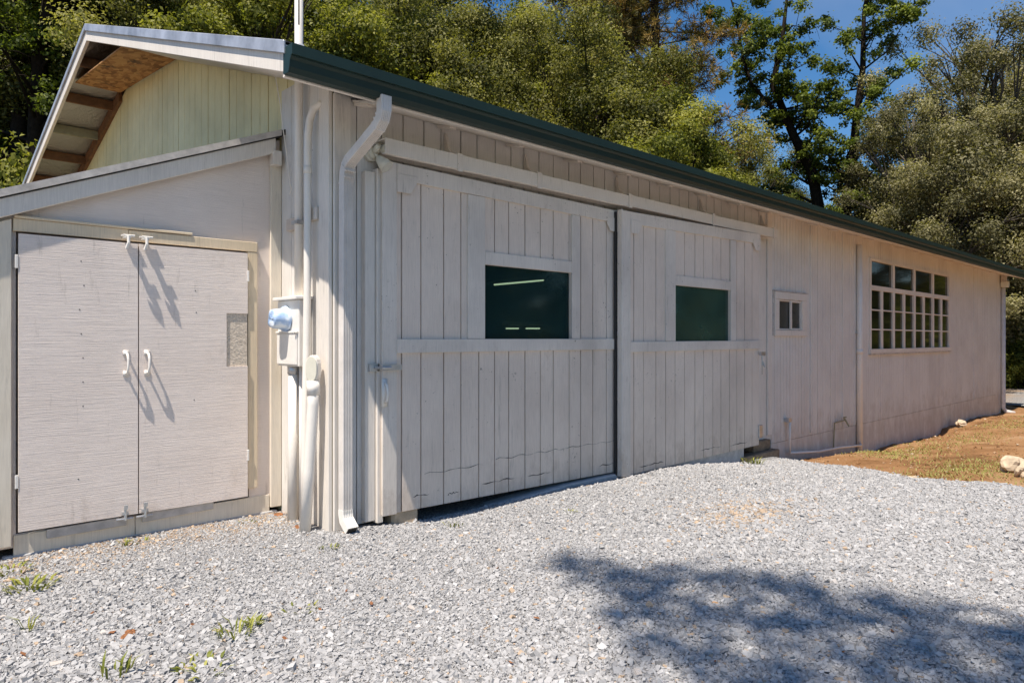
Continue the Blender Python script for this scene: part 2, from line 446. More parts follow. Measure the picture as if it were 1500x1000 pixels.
def gravel_edge(Y): return 9.35 + .22 * np.sin(Y * 1.7 + .6) + .12 * np.sin(Y * 4.3) + .06 * np.sin(Y * 11) + .25 * np.clip(Y - 3.2, 0, 2)
def gravelz(X, Y):
    return gz(X, Y) + lumps(X, Y, .012, 2.0, 3) * (X > -3) - .03 * np.clip((Y - 4.5) / .12, 0, 1) * np.clip((X - 2.9) / .4, 0, 1) * (X < 8.9) * (Y < 5.5)
u = np.linspace(0, 1, 150); ys = np.linspace(-14, 15, 260)
U, YY = np.meshgrid(u, ys, indexing='ij'); XX = -16 + (gravel_edge(YY) + 16) * (1 - (1 - U) ** 1.8)
fade = np.clip((gravel_edge(YY) - XX) / .5, 0, 1)
ZZ = gravelz(XX, YY) + .03 * fade - .06 * (1 - fade)
vv = np.stack([XX, YY, ZZ], -1).reshape(-1, 3); nyy = len(ys)
ii, jj = np.meshgrid(np.arange(len(u) - 1), np.arange(nyy - 1), indexing='ij'); kk = (ii * nyy + jj).ravel()
go = npobj('gravel_yard', vv, np.stack([kk, kk + nyy, kk + nyy + 1, kk + 1], -1), M['gravel']); go['kind'] = 'structure'
sheet('gravel_drive', np.linspace(25.5, 31, 12), np.linspace(-10, 12, 30), lambda X, Y: gz(X, Y) + .02, M['gravel'])

# loose stones, real geometry
def stones(name, X, Y, Z, R, tint, mat, flat=(.25, .65), kind='stuff', label=None):
    n = len(X); cube = np.array([(x, y, z) for z in (-1, 1) for y in (-1, 1) for x in (-1, 1)], float)
    v = cube[None] * (1 + rs.uniform(-.42, .25, (n, 8, 3)))
    v *= np.stack([rs.uniform(.65, 1.25, n), rs.uniform(.5, 1.0, n), rs.uniform(*flat, n)], -1)[:, None] * R[:, None, None] * .75
    q = rs.normal(size=(n, 4)) * np.array([1, .24, .24, 1]); q /= np.linalg.norm(q, axis=1)[:, None]
    w, x, y, z = q.T
    Rm = np.stack([1 - 2 * (y * y + z * z), 2 * (x * y - z * w), 2 * (x * z + y * w), 2 * (x * y + z * w), 1 - 2 * (x * x + z * z), 2 * (y * z - x * w),
                   2 * (x * z - y * w), 2 * (y * z + x * w), 1 - 2 * (x * x + y * y)], -1).reshape(n, 3, 3)
    v = np.einsum('nij,nkj->nki', Rm, v) + np.stack([X, Y, Z], -1)[:, None]
    fc = np.array([(0, 2, 3, 1), (4, 5, 7, 6), (0, 1, 5, 4), (2, 6, 7, 3), (0, 4, 6, 2), (1, 3, 7, 5)])
    f = (np.arange(n)[:, None, None] * 8 + fc[None]).reshape(-1, 4)
    o = npobj(name, v.reshape(-1, 3), f, mat, None, np.repeat(tint, 6)); o['kind'] = kind
    o.data.polygons.foreach_set('use_smooth', np.zeros(len(f), bool))
    if label: o['label'] = label
    return o


N = 1120000
sx = rs.uniform(-1.8, 10.2, N); sy = rs.uniform(-1.4, 5.66, N)
dep = FWD[0] * sx + FWD[1] * sy; lat = RGT[0] * sx + RGT[1] * sy
ok = (dep > 1.5) & (np.abs(lat) < dep * .80 + 1.5) & (sx < gravel_edge(sy) + rs.exponential(.08, N)) & ((sy < 4.74) | (sx < 2.62))
ok &= ~((sy > 4.45) & (sx > 8.4))
sx, sy = sx[ok], sy[ok]
patchy = .5 + .5 * lumps(sx, sy, 1.0, 1.1, 21)
sr = np.clip(rs.lognormal(math.log(.0060), .5, len(sx)) * (.8 + .45 * np.clip(patchy, 0, 1)), .003, .026)
st = np.clip(rs.normal(.55, .16, len(sx)), 0, .95); tan_ = rs.random(len(sx)) < .02 + .35 * np.clip((sy - 5.0) / .7, 0, 1); st[tan_] = 1
c_ = P(1095, 757, Z=0); dd_ = np.hypot((sx - c_[0]) / .55, (sy - c_[1]) / .35); st[rs.random(len(sx)) < .45 * np.exp(-dd_ ** 2)] = 1
st[rs.random(len(sx)) < .004] = .02
fade = np.clip((gravel_edge(sy) - sx) / .5, 0, 1)
stones('gravel', sx, sy, gravelz(sx, sy) + .03 * fade - .06 * (1 - fade) + sr * .25, sr, st, M['stone'], label='loose grey crushed gravel covering the yard')


# ------------------------------------------------------------------ the workshop building
B = thing('workshop_building', 'long white board sided workshop with green gutter and sliding barn doors', 'building', (XG, YW, 0))
XE = 23.73                                            # far end of the long wall
XR = 2.03                                             # outer edge of the gable overhang
RY, RZ, EY, EZ = 9.6, 5.29, 4.27, 3.41                # ridge, near eave
BY, BZ = 15.0, 3.78                                   # far eave
def rooftop(y): return EZ + (RZ - EZ) * (y - EY) / (RY - EY) if y < RY else RZ + (BZ - RZ) * (y - RY) / (BY - RY)

holes = [(9.99, 10.85, 1.62, 2.13), (13.7, 18.757, 1.27, 3.02)]
mb = MB()
siding(mb, L, XG + .02, 3.09, .04, 3.56, .2, .010, -.02, 0, jit=.002, seed=2)
siding(mb, L, 3.09, 9.03, 2.72, 3.40, .205, .012, -.02, 0, jit=.002, seed=3)
siding(mb, L, 9.03, 9.82, .02, 3.40, .2, .010, -.02, 0, jit=.002, seed=4)
siding(mb, L, 9.82, XE, -.04, 3.40, .1015, .007, -.02, 0, holes, jit=.0012, seed=5, wide=.2)
mb.build('wall', M['wall'], B, bevel=.0015)
mb = MB(); siding(mb, L, 9.82, XE - .02, -.72, -.046, .203, .0045, -.02, -.004, jit=.001, seed=6)
mb.build('skirt_boards', M['wall'], B)
mb = MB(); siding(mb, L, XG + .02, XE, 0, 3.42, 30, 0, -.06, -.022, [(3.1, 9.02, -.5, 2.72), *holes])
mb.build('wall_backing', M['inside'], B)

mb = MB()
siding(mb, G, YW + .02, BY - .4, .02, lambda y: rooftop(y) - .16, .185, .011, -.02, 0, jit=.002, seed=8)
mb.build('gable_wall', M['gable'], B, bevel=.0015)
mb = MB(); mb.prism([(YW + .05, 0), (BY - .4, 0), (BY - .4, rooftop(BY - .4) - .15), (RY, RZ - .15), (YW + .05, rooftop(YW) - .15)], G, -.06, -.022)
mb.build('gable_backing', M['inside'], B)
mb = MB(); mb.prism([(YW, -.7), (BY - .4, -.7), (BY - .4, rooftop(BY - .4) - .15), (RY, RZ - .15), (YW, rooftop(YW) - .15)], lambda u, z, d: (XE + d, u, z), -.08, 0)
mb.box(XG + .1, XE - .1, BY - .46, BY - .4, -.7, 3.78)
mb.build('end_wall', M['wall'], B)
mb = MB()                                             # the boards of the gable near the corner are white like the long wall
mb.box(XG - .03, XG, YW - .001, YW + .155, .01, 3.5); mb.box(XG + .003, XG + .15, YW - .028, YW - .001, .03, 3.39)
mb.build('corner_board', M['trim'], B, bevel=.003)
mb = MB(); siding(mb, G, YW + .17, YS - .02, .02, 3.62, .165, .005, 0, .012, jit=.001, seed=9)
mb.build('corner_boards', M['wall'], B, bevel=.0015).name = 'corner_siding'

# roof slabs
Rn = lambda u, z, d: (d, u, z)
mb = MB()
mb.prism([(EY, EZ), (RY, RZ), (RY, RZ - .05), (EY, EZ - .05)], Rn, XR, 24.4)
mb.prism([(RY, RZ), (BY, BZ), (BY, BZ - .05), (RY, RZ - .05)], Rn, XR, 24.4)
mb.build('roof', M['roof'], B)
mb = MB()
for k in range(34):                                   # shingle courses stepping down the near slope
    y0 = EY - .03 + k * .158; y1 = y0 + .18
    if y1 > RY: break
    mb.prism([(y0, rooftop(max(y0, EY)) + .012), (y1, rooftop(y1) + .004), (y1, rooftop(y1) + .002), (y0, rooftop(max(y0, EY)) + .002)], Rn, XR - .03, 24.42)
mb.build('shingles', M['roof'], B)
# rake boards: deep fascia and a proud upper trim with flashing
for nm, y0, y1 in (('rake_board', EY - .02, RY), ('rake_board', RY, BY)):
    mb = MB(); a, b = rooftop(max(y0, EY)), rooftop(y1)
    mb.prism([(y0, a - .01), (y1, b - .01), (y1, b - .19), (y0, a - .19)], Rn, XR - .025, XR + .012); mb.build(nm, M['trim'], B, bevel=.003)
mb = MB(); a = rooftop(EY)
mb.prism([(EY - .03, a + .012), (RY, RZ + .012), (RY, RZ - .075), (EY - .03, a - .075)], Rn, XR - .045, XR - .028)
mb.prism([(RY, RZ + .012), (BY, BZ + .012), (BY, BZ - .055), (RY, RZ - .055)], Rn, XR - .045, XR - .028)
mb.build('rake_flashing', M['flash'], B, bevel=.004)
# underside of the gable overhang
mb = MB(); mb.prism([(EY + .02, rooftop(EY + .02) - .15), (8.4, rooftop(8.4) - .15), (8.4, rooftop(8.4) - .17), (EY + .02, rooftop(EY + .02) - .17)], Rn, XR + .013, XG - .013)
mb.build('rake_soffit', M['trim'], B)
mb = MB(); mb.prism([(RY - 1.2, rooftop(RY - 1.2) - .06), (RY, RZ - .06), (BY, BZ - .06), (BY, BZ - .075), (RY, RZ - .075), (RY - 1.2, rooftop(RY - 1.2) - .075)], Rn, XR + .013, XG)
mb.build('foil_sheathing', M['foil'], B)
mb = MB(); mb.prism([(8.33, 4.69), (10.62, 4.90), (10.62, 4.885), (8.33, 4.675)], Rn, XR + .06, XG - .025)
mb.build('plywood_panel', M['osb'], B)
for k, (y, mt) in enumerate([(10.1, 'brown'), (10.94, 'brown'), (11.78, 'olive'), (12.57, 'brown'), (13.4, 'brown'), (14.2, 'brown')]):
    mb = MB(); z = rooftop(y) - .077
    mb.box(XR + .013, XG + .05, y - .02, y + .02, z - .13, z); mb.build('purlin', M[mt], B, bevel=.003)
mb = MB(); mb.prism([(10.62, rooftop(10.62) - .08), (BY - .4, rooftop(BY - .4) - .08), (BY - .4, rooftop(BY - .4) - .24), (10.62, rooftop(10.62) - .24)], Rn, XG - .045, XG - .002)
mb.build('barge_rafter', M['brown'], B)

# eave of the long side: fascia, soffit, frieze, rafter ends, gutter
mb = MB(); mb.box(XR - .02, 24.4, EY, EY + .03, 3.198, 3.385); mb.build('fascia', M['trim'], B, bevel=.003)
mb = MB(); mb.prism([(EY + .031, 3.212), (YW - .001, 3.362), (YW - .001, 3.378), (EY + .031, 3.228)], Rn, XG + .16, 24.38)
mb.build('soffit', M['trim'], B)
tail = None
for k in range(26):
    x = 2.86 + k * .815
    if tail is None:
        mb = MB(); mb.prism([(YW - .2, 3.305), (YW - .2, 3.285), (YW - .03, 3.325), (YW - .004, 3.36)], Rn, x - .035, x + .035)
        tail = mb.build('rafter_tail', M['oldtrim'], B, bevel=.002)
    else:
        c = tail.copy(); C.objects.link(c); c.location.x += k * .815
gut = MB(); y0 = EY - .003; z0 = 3.208
sec = [(0, .205), (0, .0), (-.07, -.004), (-.088, .035), (-.094, .09), (-.108, .105), (-.112, .118), (-.128, .120), (-.128, .205), (-.116, .205), (-.113, .11), (-.09, .094), (-.08, .04), (-.065, .008), (-.006, .008), (-.006, .205)]
sec = [(a, b * .82) for a, b in sec]
gut.sweep(sec, [((x, y0, z0), (0, 1, 0), (0, 0, 1)) for x in (XR - .03, 24.45)])
cap = [(0, .205), (0, 0), (-.07, -.004), (-.088, .035), (-.094, .09), (-.108, .105), (-.112, .118), (-.128, .120), (-.128, .205)]
cap = [(a, b * .82) for a, b in cap]
gut.sweep(cap, [((x, y0, z0), (0, 1, 0), (0, 0, 1)) for x in (XR - .033, XR - .031)]); gut.sweep(cap, [((x, y0, z0), (0, 1, 0), (0, 0, 1)) for x in (24.451, 24.453)])
gut.build('gutter', M['green'], B)

# jamb boards left of the doors
mb = MB(); mb.box(2.905, 2.995, YW - .06, YW - .001, .06, 2.83); mb.box(3.0, 3.055, YW - .085, YW - .001, .04, 2.86); mb.build('door_jamb', M['trim'], B, bevel=.004)
mb = MB(); mb.box(9.14, 9.62, YW - .02, YW - .0005, .0, 3.0); mb.box(9.66, 9.80, YW - .026, YW - .0005, .1, 3.36); mb.build('door_post', M['trim'], B, bevel=.003)
mb = MB(); mb.prism([(3.9, -.2), (6.1, -.2), (6.1, .045), (5.2, .04), (4.5, .005), (3.9, -.03)], lambda u, z, d: (u, YW + d, z), -.15, .06); mb.box(6.1, 8.7, YW - .17, YW + .06, -.3, .045); mb.build('concrete_sill', M['concrete'], B, bevel=.01)
mb = MB(); mb.box(8.6, 9.7, YW - .19, YW - .03, -.28, -.085); mb.box(9.1, 9.6, YW - .1, YW + .05, -.084, .06); mb.build('sill_timber', M['oldtimber'], B, bevel=.008)
mb = MB(); mb.box(3.14, 3.4, YW - .09, YW + .05, -.03, .12); mb.build('pier_block', M['rock'], B, bevel=.02)


def slide_door(yp, xl, xr, zbl, zbr, ztl, ztr, win, rail, pane_mat, gusset, seed, label):
    D = bpy.data.objects.new('sliding_door', None); C.objects.link(D); D.parent = B; D['label'] = label
    fn = lambda u, z, d: (u, yp - d, z)
    lerp = lambda a, b: (lambda u: a + (b - a) * (u - xl) / (xr - xl))
    zb, zt = lerp(zbl, zbr), lerp(ztl, ztr)
    mb = MB(); siding(mb, fn, xl, xr, zb, zt, .2, .012, -.03, 0, [(win[0], win[1], win[2], win[3])], jit=.0015, seed=seed)
    mb.build('boards', M['door'], D, bevel=.0015)
    mb = MB(); siding(mb, fn, xl + .01, xr - .01, lambda u: zb(u) + .02, lambda u: zt(u) - .01, 30, 0, -.05, -.032, [win])
    mb.build('backing', M['dark'], D)
    mb = MB(); t = .022
    q = lambda a, b, c, d_: [(a, c(a)), (b, c(b)), (b, d_(b)), (a, d_(a))]
    sw = .13
    mb.prism(q(xl - .004, xl + sw, lambda u: zb(u) - .004, lambda u: zt(u) + .004), fn, 0, t)
    mb.prism(q(xl + sw + .002, xr + .003, lambda u: zt(u) - .13, lambda u: zt(u) + .003), fn, 0, t)
    rl = rail
    mb.prism([(xl + sw + .002, rl[0]), (xr, rl[1]), (xr, rl[1] + .115), (xl + sw + .002, rl[0] + .115)], fn, 0, t + .002)
    z1 = rail[0] + .1
    zz = lambda u: rl[0] + (rl[1] - rl[0]) * (u - xl - sw) / (xr - xl - sw) + .117
    mb.prism([(win[0] - .2, zz(win[0] - .2)), (win[0], zz(win[0])), (win[0], zt(win[0]) - .133), (win[0] - .2, zt(win[0]) - .133)], fn, 0, t - .004)
    mb.prism([(win[1], zz(win[1])), (win[1] + .13, zz(win[1])), (win[1] + .13, zt(win[1]) - .133), (win[1], zt(win[1]) - .133)], fn, 0, t - .004)
    mb.prism([(win[0] + .001, win[3]), (win[1] - .001, win[3]), (win[1] - .001, win[3] + .115), (win[0] + .001, win[3] + .115)], fn, 0, t - .006)
    if gusset:
        for gx_, s_ in ((xl + .13, 1), (xr - .02, -1)):
            a = zt(gx_) - .1
            mb.prism([(gx_, a + .02), (gx_ + s_ * .2, a + .02), (gx_ + s_ * .19, a - .05), (gx_ + s_ * .13, a - .13), (gx_, a - .13)], fn, t, t + .006)
    mb.build('frame', M['oldtrim'], D, bevel=.003)
    mb = MB(); mb.prism(rect(win[0] + .004, win[1] - .004, win[2] + .004, win[3] - .004), fn, -.028, -.022); mb.build('window_pane', pane_mat, D)
    # splits along the lower edge
    r = random.Random(seed); x = xl + .3
    while x < xr - .3:
        w = r.uniform(.1, .5); z = zb(x) + r.uniform(.05, .13); n = 8
        if r.random() < .7:
            top = [(x + w * i / n, z + r.uniform(-.008, .008)) for i in range(n + 1)]
            MB().prism(top + [(a_, b_ + r.uniform(.001, .010) * (0 < i < n) + .0006) for i, (a_, b_) in reversed(list(enumerate(top)))], fn, .0003, .0018).build('crack', M['near_black'], D)
        x += w + r.uniform(.05, .3)
    if seed == 21:
        for a_, b_, z in ((4.25, 6.0, .40), (3.45, 4.1, .372)):
            n = int((b_ - a_) / .05); top = [(a_ + (b_ - a_) * i / n, z + .008 * math.sin(i * 1.3) + r.uniform(-.004, .004)) for i in range(n + 1)]
            MB().prism(top + [(u_, v_ + r.uniform(.0005, .006)) for u_, v_ in reversed(top)], fn, .0003, .0019).build('crack', M['near_black'], D)
    return D


D1 = slide_door(4.72, 3.03, 6.04, .10, .06, 2.92, 2.895, (4.109, 5.279, 1.492, 2.176), (1.388, 1.392), M['pane_dark'], True, 21, 'left sliding barn door with the dark window showing lit tubes')
D2 = slide_door(4.62, 5.99, 9.06, .02, .045, 2.885, 2.945, (6.994, 8.267, 1.474, 2.14), (1.36, 1.37), M['pane_green'], True, 22, 'right sliding barn door with the plain green window')
mb = MB(); mb.box(5.968, 5.987, 4.60, 4.665, .02, 2.9); mb.build('edge_board', M['oldtrim'], D2, bevel=.004)
mb = MB(); mb.box(5.955, 5.966, 4.668, 4.70, .03, 2.88); mb.build('seam_shade_strip', M['near_black'], D2)  # near-black strip, paints the shade in the gap between the two doors
# pull handle and hasp on the left door, latch on the right one
mb = MB(); x, z = P(563, 575, Y=4.695)[0::2]
mb.box(x - .025, x + .025, 4.688, 4.697, z - .11, z + .11); mb.tube([(x, 4.69, z + .08), (x, 4.655, z + .06), (x, 4.645, z), (x, 4.655, z - .06), (x, 4.69, z - .08)], .009, 8)
mb.build('door_handle', M['metalwhite'], D1, smooth=True)
mb = MB(); z = P(545, 539, Y=4.68)[2]
mb.box(2.93, 3.02, 4.735, 4.75, z - .03, z + .03); mb.box(3.02, 3.19, 4.672, 4.684, z - .022, z + .022); mb.tube([(2.98, 4.73, z), (3.0, 4.66, z), (3.08, 4.66, z)], .012, 8)
mb.build('hasp', M['galv'], D1)
mb = MB(); mb.box(9.02, 9.14, 4.565, 4.60, 1.28, 1.33); mb.tube([(9.06, 4.58, 1.28), (9.05, 4.57, 1.15), (9.06, 4.575, 1.02)], .009, 6); mb.tube([(9.08, 4.58, 1.2), (9.1, 4.56, 1.12)], .012, 6)
mb.build('latch', M['galv'], D2)
mb = MB(); mb.box(9.03, 9.13, 4.6, 4.64, .14, .32); mb.build('guide_block', M['galv'], D2, bevel=.004)

# box track over the doors
T = MB()
def track(x0, x1, za, zb):
    f = lambda u, z, d: (u, YW - d, z); s = lambda u: za + (zb - za) * (u - x0) / (x1 - x0)
    T.prism([(x0, s(x0)), (x1, s(x1)), (x1, s(x1) + .125), (x0, s(x0) + .125)], f, .19, .20)
    T.prism([(x0, s(x0) + .112), (x1, s(x1) + .112), (x1, s(x1) + .124), (x0, s(x0) + .124)], f, .06, .19)
    T.prism([(x0, s(x0)), (x1, s(x1)), (x1, s(x1) + .012), (x0, s(x0) + .012)], f, .155, .19)
    T.prism([(x0, s(x0)), (x1, s(x1)), (x1, s(x1) + .111), (x0, s(x0) + .111)], f, .05, .06)
track(3.0, 4.75, 2.955, 2.955); track(4.755, 6.17, 2.95, 2.945); track(6.175, 7.9, 2.955, 2.95); track(7.905, 9.62, 2.945, 2.955)
tr = T.build('door_track', M['trim'], B, bevel=.003)
br = None
for x in (3.75, 4.72, 6.14, 7.87, 9.5):
    mb = MB(); mb.box(x - .03, x + .03, YW - .208, YW - .201, 2.935, 3.09); mb.box(x - .03, x + .03, YW - .2, YW - .03, 3.082, 3.09)
    mb.prism([(YW - .001, 3.28), (YW - .02, 3.30), (YW - .035, 3.25), (YW - .06, 3.16), (YW - .13, 3.09), (YW - .01, 3.09)], lambda u, z, d: (d, u, z), x - .02, x + .008)
    mb.build('track_bracket', M['oldtrim'], tr, bevel=.002)

# small sliding window
W = MB(); a, b, c, d = 9.895, 10.985, 1.55, 2.215
W.prism(rect(a, b, 2.105, d), L, .001, .03); W.prism(rect(a, b, c, 1.64), L, .001, .03); W.prism(rect(a, 10.03, 1.642, 2.103), L, .001, .029); W.prism(rect(10.81, b, 1.642, 2.103), L, .001, .029)
W.prism(rect(10.41, 10.47, 1.645, 2.1), L, .0, .02); W.prism(rect(10.032, 10.05, 1.645, 2.1), L, -.02, .01); W.prism(rect(10.79, 10.808, 1.645, 2.1), L, -.02, .012)
W.prism(rect(10.05, 10.41, 2.078, 2.1), L, -.02, .012); W.prism(rect(10.47, 10.79, 2.07, 2.1), L, -.02, .015); W.prism(rect(10.05, 10.41, 1.645, 1.665), L, -.02, .01); W.prism(rect(10.47, 10.79, 1.645, 1.672), L, -.02, .014)
w1 = W.build('window', M['trim'], B, bevel=.003); w1['label'] = 'small white two pane sliding window'
MB().prism(rect(10.04, 10.8, 1.65, 2.09), L, -.018, -.012).build('glass', M['pane_small'], w1)
mb = MB(); mb.prism(rect(a - .04, b + .03, d + .004, d + .02), L, .001, .035); mb.prism(rect(a - .035, a - .004, 1.56, d), L, .001, .01); mb.build('drip_cap', M['greywood'], w1)
# large many paned window
W = MB(); a, b, c, d = 13.7, 18.757, 1.27, 3.02; zm = 2.47
W.prism(rect(a, b, d - .05, d), L, -.03, .03); W.prism(rect(a - .03, b + .03, c - .03, c + .05), L, -.02, .05); W.prism(rect(a, a + .055, c + .05, d - .05), L, -.03, .028); W.prism(rect(b - .07, b, c + .05, d - .05), L, -.03, .028)
W.prism(rect(a + .056, b - .071, zm - .045, zm + .045), L, -.03, .025)
cw = (b - a) / 4
for k in range(1, 4): W.prism(rect(a + cw * k - .055, a + cw * k + .055, c + .051, zm - .046), L, -.03, .024); W.prism(rect(a + cw * k - .05, a + cw * k + .05, zm + .046, d - .051), L, -.03, .024)
for k in range(4): W.prism(rect(a + cw * (k + .5) - .055, a + cw * (k + .5) + .055, c + .051, zm - .046), L, -.03, .018)
for k in range(1, 3): z = c + .05 + (zm - .045 - c - .05) * k / 3; W.prism(rect(a + .056, b - .071, z - .013, z + .013), L, -.028, .012)
w2 = W.build('window', M['trim'], B, bevel=.003); w2['label'] = 'large window of four tall top panes over twenty four small ones'
G2 = MB()
r5 = random.Random(5)
for k in range(8):
    x0 = a + cw * k / 2
    for j in range(4):
        zz0, zz1 = (zm + .046, d - .05) if j == 3 else (c + .05 + (zm - .095 - c) * j / 3, c + .05 + (zm - .095 - c) * (j + 1) / 3)
        if j == 3 and k % 2: continue
        x1 = x0 + (cw if j == 3 else cw / 2); t1, t2 = r5.uniform(-.004, .004), r5.uniform(-.004, .004)
        G2.add([(x0, YW + .01 + t1, zz0), (x1, YW + .01 - t1, zz0), (x1, YW + .01 - t1 + t2, zz1), (x0, YW + .01 + t1 + t2, zz1)], [(0, 1, 2, 3)])
G2.build('glass', M['pane_big'], w2)
mb = MB(); mb.box(a - .04, b + .05, YW - .045, YW - .0005, c - .06, c - .032); mb.build('window_sill', M['greywood'], w2)

# battens on the far part of the wall
for x0, x1, z0, z1 in ((11.15, 11.185, 0, 3.36), (12.44, 12.475, -.05, 3.36), (XE - .12, XE + .002, -.6, 3.36), (20.9, 20.93, -.05, 3.36)):
    mb = MB(); mb.box(x0, x1, YW - .012, YW - .0004, z0, z1); mb.build('batten', M['wall'], B)

# ------------------------------------------------------------------ lean-to store
Q = thing('storage_shed', 'white lean-to store with a pair of rough plywood doors', 'shed', (1.0, YS, 0))
def shedtop(x): return 3.215 + .41 * (x - 2.6)
DX = (.775, 2.365, .19, 2.23)
mb = MB(); siding(mb, SH, -.9, 2.63, lambda u: .1, lambda u: shedtop(u) - .02, 30, 0, -.02, 0, [DX])
mb.build('wall', M['ply'], Q)
mb = MB(); mb.box(-.9, -.87, YS + .021, 9.2, 0, shedtop(-.9) - .02); mb.box(.5, 2.6, YS + .5, YS + .52, .05, 2.34); mb.box(-.86, 2.6, 9.1, 9.15, 0, 1.75); mb.build('side_wall', M['ply'], Q)
mb = MB(); mb.prism([(-.9, .12), (.745, .12), (.745, shedtop(.745) - .15), (-.9, shedtop(-.9) - .15)], SH, .001, .045); mb.build('side_panel', M['cream2'], Q, bevel=.004)
mb = MB(); mb.prism([(-1.0, shedtop(-1.0)), (2.64, shedtop(2.64)), (2.64, shedtop(2.64) + .05), (-1.0, shedtop(-1.0) + .05)], lambda u, z, d: (u, d, z), YS - .1, 9.3); mb.build('roof', M['roof'], Q)
mb = MB(); mb.prism([(-1.0, shedtop(-1.0) - .13), (2.56, shedtop(2.56) - .13), (2.56, shedtop(2.56) - .004), (-1.0, shedtop(-1.0) - .004)], SH, .045, .085); mb.build('fascia', M['trim'], Q, bevel=.004)
mb = MB(); mb.prism([(-1.0, shedtop(-1.0) + .004), (2.6, shedtop(2.6) + .004), (2.6, shedtop(2.6) + .055), (-1.0, shedtop(-1.0) + .055)], SH, .102, .108); mb.build('drip_edge', M['greywood'], Q)
mb = MB(); mb.prism([(2.54, .08), (2.635, .08), (2.635, shedtop(2.6) - .14), (2.54, shedtop(2.54) - .14)], SH, .001, .03); mb.build('corner_board', M['cream2'], Q, bevel=.004)
mb = MB(); mb.box(2.53, 2.60, YS - .11, YS - .02, shedtop(2.55) - .23, shedtop(2.55) - .11); mb.build('end_block', M['trim'], Q, bevel=.003)
F_ = MB(); F_.prism(rect(.755, 1.45, 2.225, 2.31), SH, .001, .04); F_.prism(rect(1.452, 2.42, 2.225, 2.305), SH, .001, .042); F_.prism(rect(2.34, 2.42, .27, 2.223), SH, .001, .04)
F_.prism(rect(.76, 1.9, 2.312, 2.33), SH, .001, .05)
F_.build('door_frame', M['cream'], Q, bevel=.003)
mb = MB(); mb.prism(rect(.76, 1.5, .02, .185), SH, -.01, .012); mb.prism(rect(1.505, 2.535, .045, .19), SH, -.01, .014); mb.build('base_board', M['cream2'], Q, bevel=.003)
mb = MB(); mb.prism(rect(.7, 2.6, -.1, .05), SH, -.03, .022); mb.build('foundation_strip', M['concrete'], Q, bevel=.006)
mb = MB(); mb.prism([(.945, .13), (1.44, .135), (1.44, .20), (.945, .195)], SH, .015, .035); mb.build('kick_board', M['greywood'], Q, bevel=.003)
mb = MB(); mb.prism([(1.545, .135), (2.065, .15), (2.065, .21), (1.545, .205)], SH, .016, .036); mb.build('kick_board', M['greywood'], Q, bevel=.003)
yd = .06                                              # front face of the leaves
hinge = lambda mb, x, z: mb.box(x, x + .018, YS - yd - .004, YS - yd + .004, z - .045, z + .045)
leaf = {}
for key, x0, x1, label, patch in (('l', .781, 1.508, 'left plywood leaf with no patch', None), ('r', 1.516, 2.33, 'right plywood leaf with a square tan patch', (2.158, 2.331, 1.281, 1.711))):
    Dn = bpy.data.objects.new('door', None); C.objects.link(Dn); Dn.parent = Q; Dn['label'] = label; leaf[key] = Dn
    mb = MB(); siding(mb, SH, x0, x1, .212, 2.208, 30, 0, .043, yd, [patch] if patch else [])
    mb.build('panel', M['ply'], Dn)
    if patch:
        MB().prism(rect(patch[0] + .0005, patch[1] - .0015, patch[2] + .0005, patch[3] - .0005), SH, .042, .050).build('patch', M['patch'], Dn)
    hx = (x0 + x1) / 2
    mb = MB(); mb.box(x0 + .01, x1 - .01, YS - .0425, YS - .03, .25, 2.19); mb.build('backing', M['dark'], Dn)
    for z in (.55, 2.02):
        mb = MB(); hinge(mb, x1 - .006 if key == 'r' else x0 - .02, z); mb.build('hinge', M['metalwhite'], Dn, bevel=.002)
    # nail heads
    r = random.Random(x0 * 100); nail = None
    for z in [q_ for q_ in np.arange(.35, 2.15, .17) if r.random() < .62]:
        xx = hx + r.uniform(-.02, .02)
        if nail is None:
            x_, z_ = xx, z; nail = MB().tube([(xx, YS - yd + .002, z), (xx, YS - yd - .0015, z)], .0045, 6).build('nail', M['near_black'], Dn)
        else:
            c = nail.copy(); C.objects.link(c); c.location = (xx - x_, 0, z - z_)
for key, x in (('l', P(186, 532, Y=5.6)[0]), ('r', P(217, 532, Y=5.6)[0])):
    y = YS - yd; z = 1.325
    mb = MB(); mb.box(x - .018, x + .018, y - .006, y, z + .055, z + .095); mb.box(x - .018, x + .018, y - .006, y, z - .095, z - .055)
    mb.tube([(x, y - .004, z + .075), (x, y - .042, z + .07), (x + .004, y - .052, z + .03), (x + .004, y - .052, z - .03), (x, y - .042, z - .07), (x, y - .004, z - .075)], .009, 8)
    mb.build('handle', M['metalwhite'], leaf[key], smooth=True)
    xb = x + (.0 if key == 'l' else -.02); z = 2.20
    mb = MB(); mb.box(xb - .035, xb + .05, y - .03, y - .012, z + .05, z + .062); mb.box(xb - .02, xb + .015, y - .075, y - .0, z + .035, z + .048)
    mb.tube([(xb, y - .07, z + .05), (xb, y - .075, z), (xb - .01, y - .06, z - .04)], .011, 8); mb.tube([(xb + .045, y - .055, z + .055), (xb - .03, y - .055, z + .055)], .008, 8)
    mb.build('bolt', M['metalwhite'], leaf[key])
    xb = x + (-.01 if key == 'l' else -.02); z = .215
    mb = MB(); mb.tube([(xb, y - .03, z + .08), (xb, y - .035, z - .03)], .011, 8); mb.tube([(xb - .06, y - .03, z - .02), (xb + .05, y - .03, z - .02)], .008, 8); mb.box(xb - .02, xb + .02, y - .03, y, z + .01, z + .03); mb.box(xb - .012, xb + .012, y - .05, y - .03, z + .05, z + .08)
    mb.build('bolt', M['galv'], leaf[key])
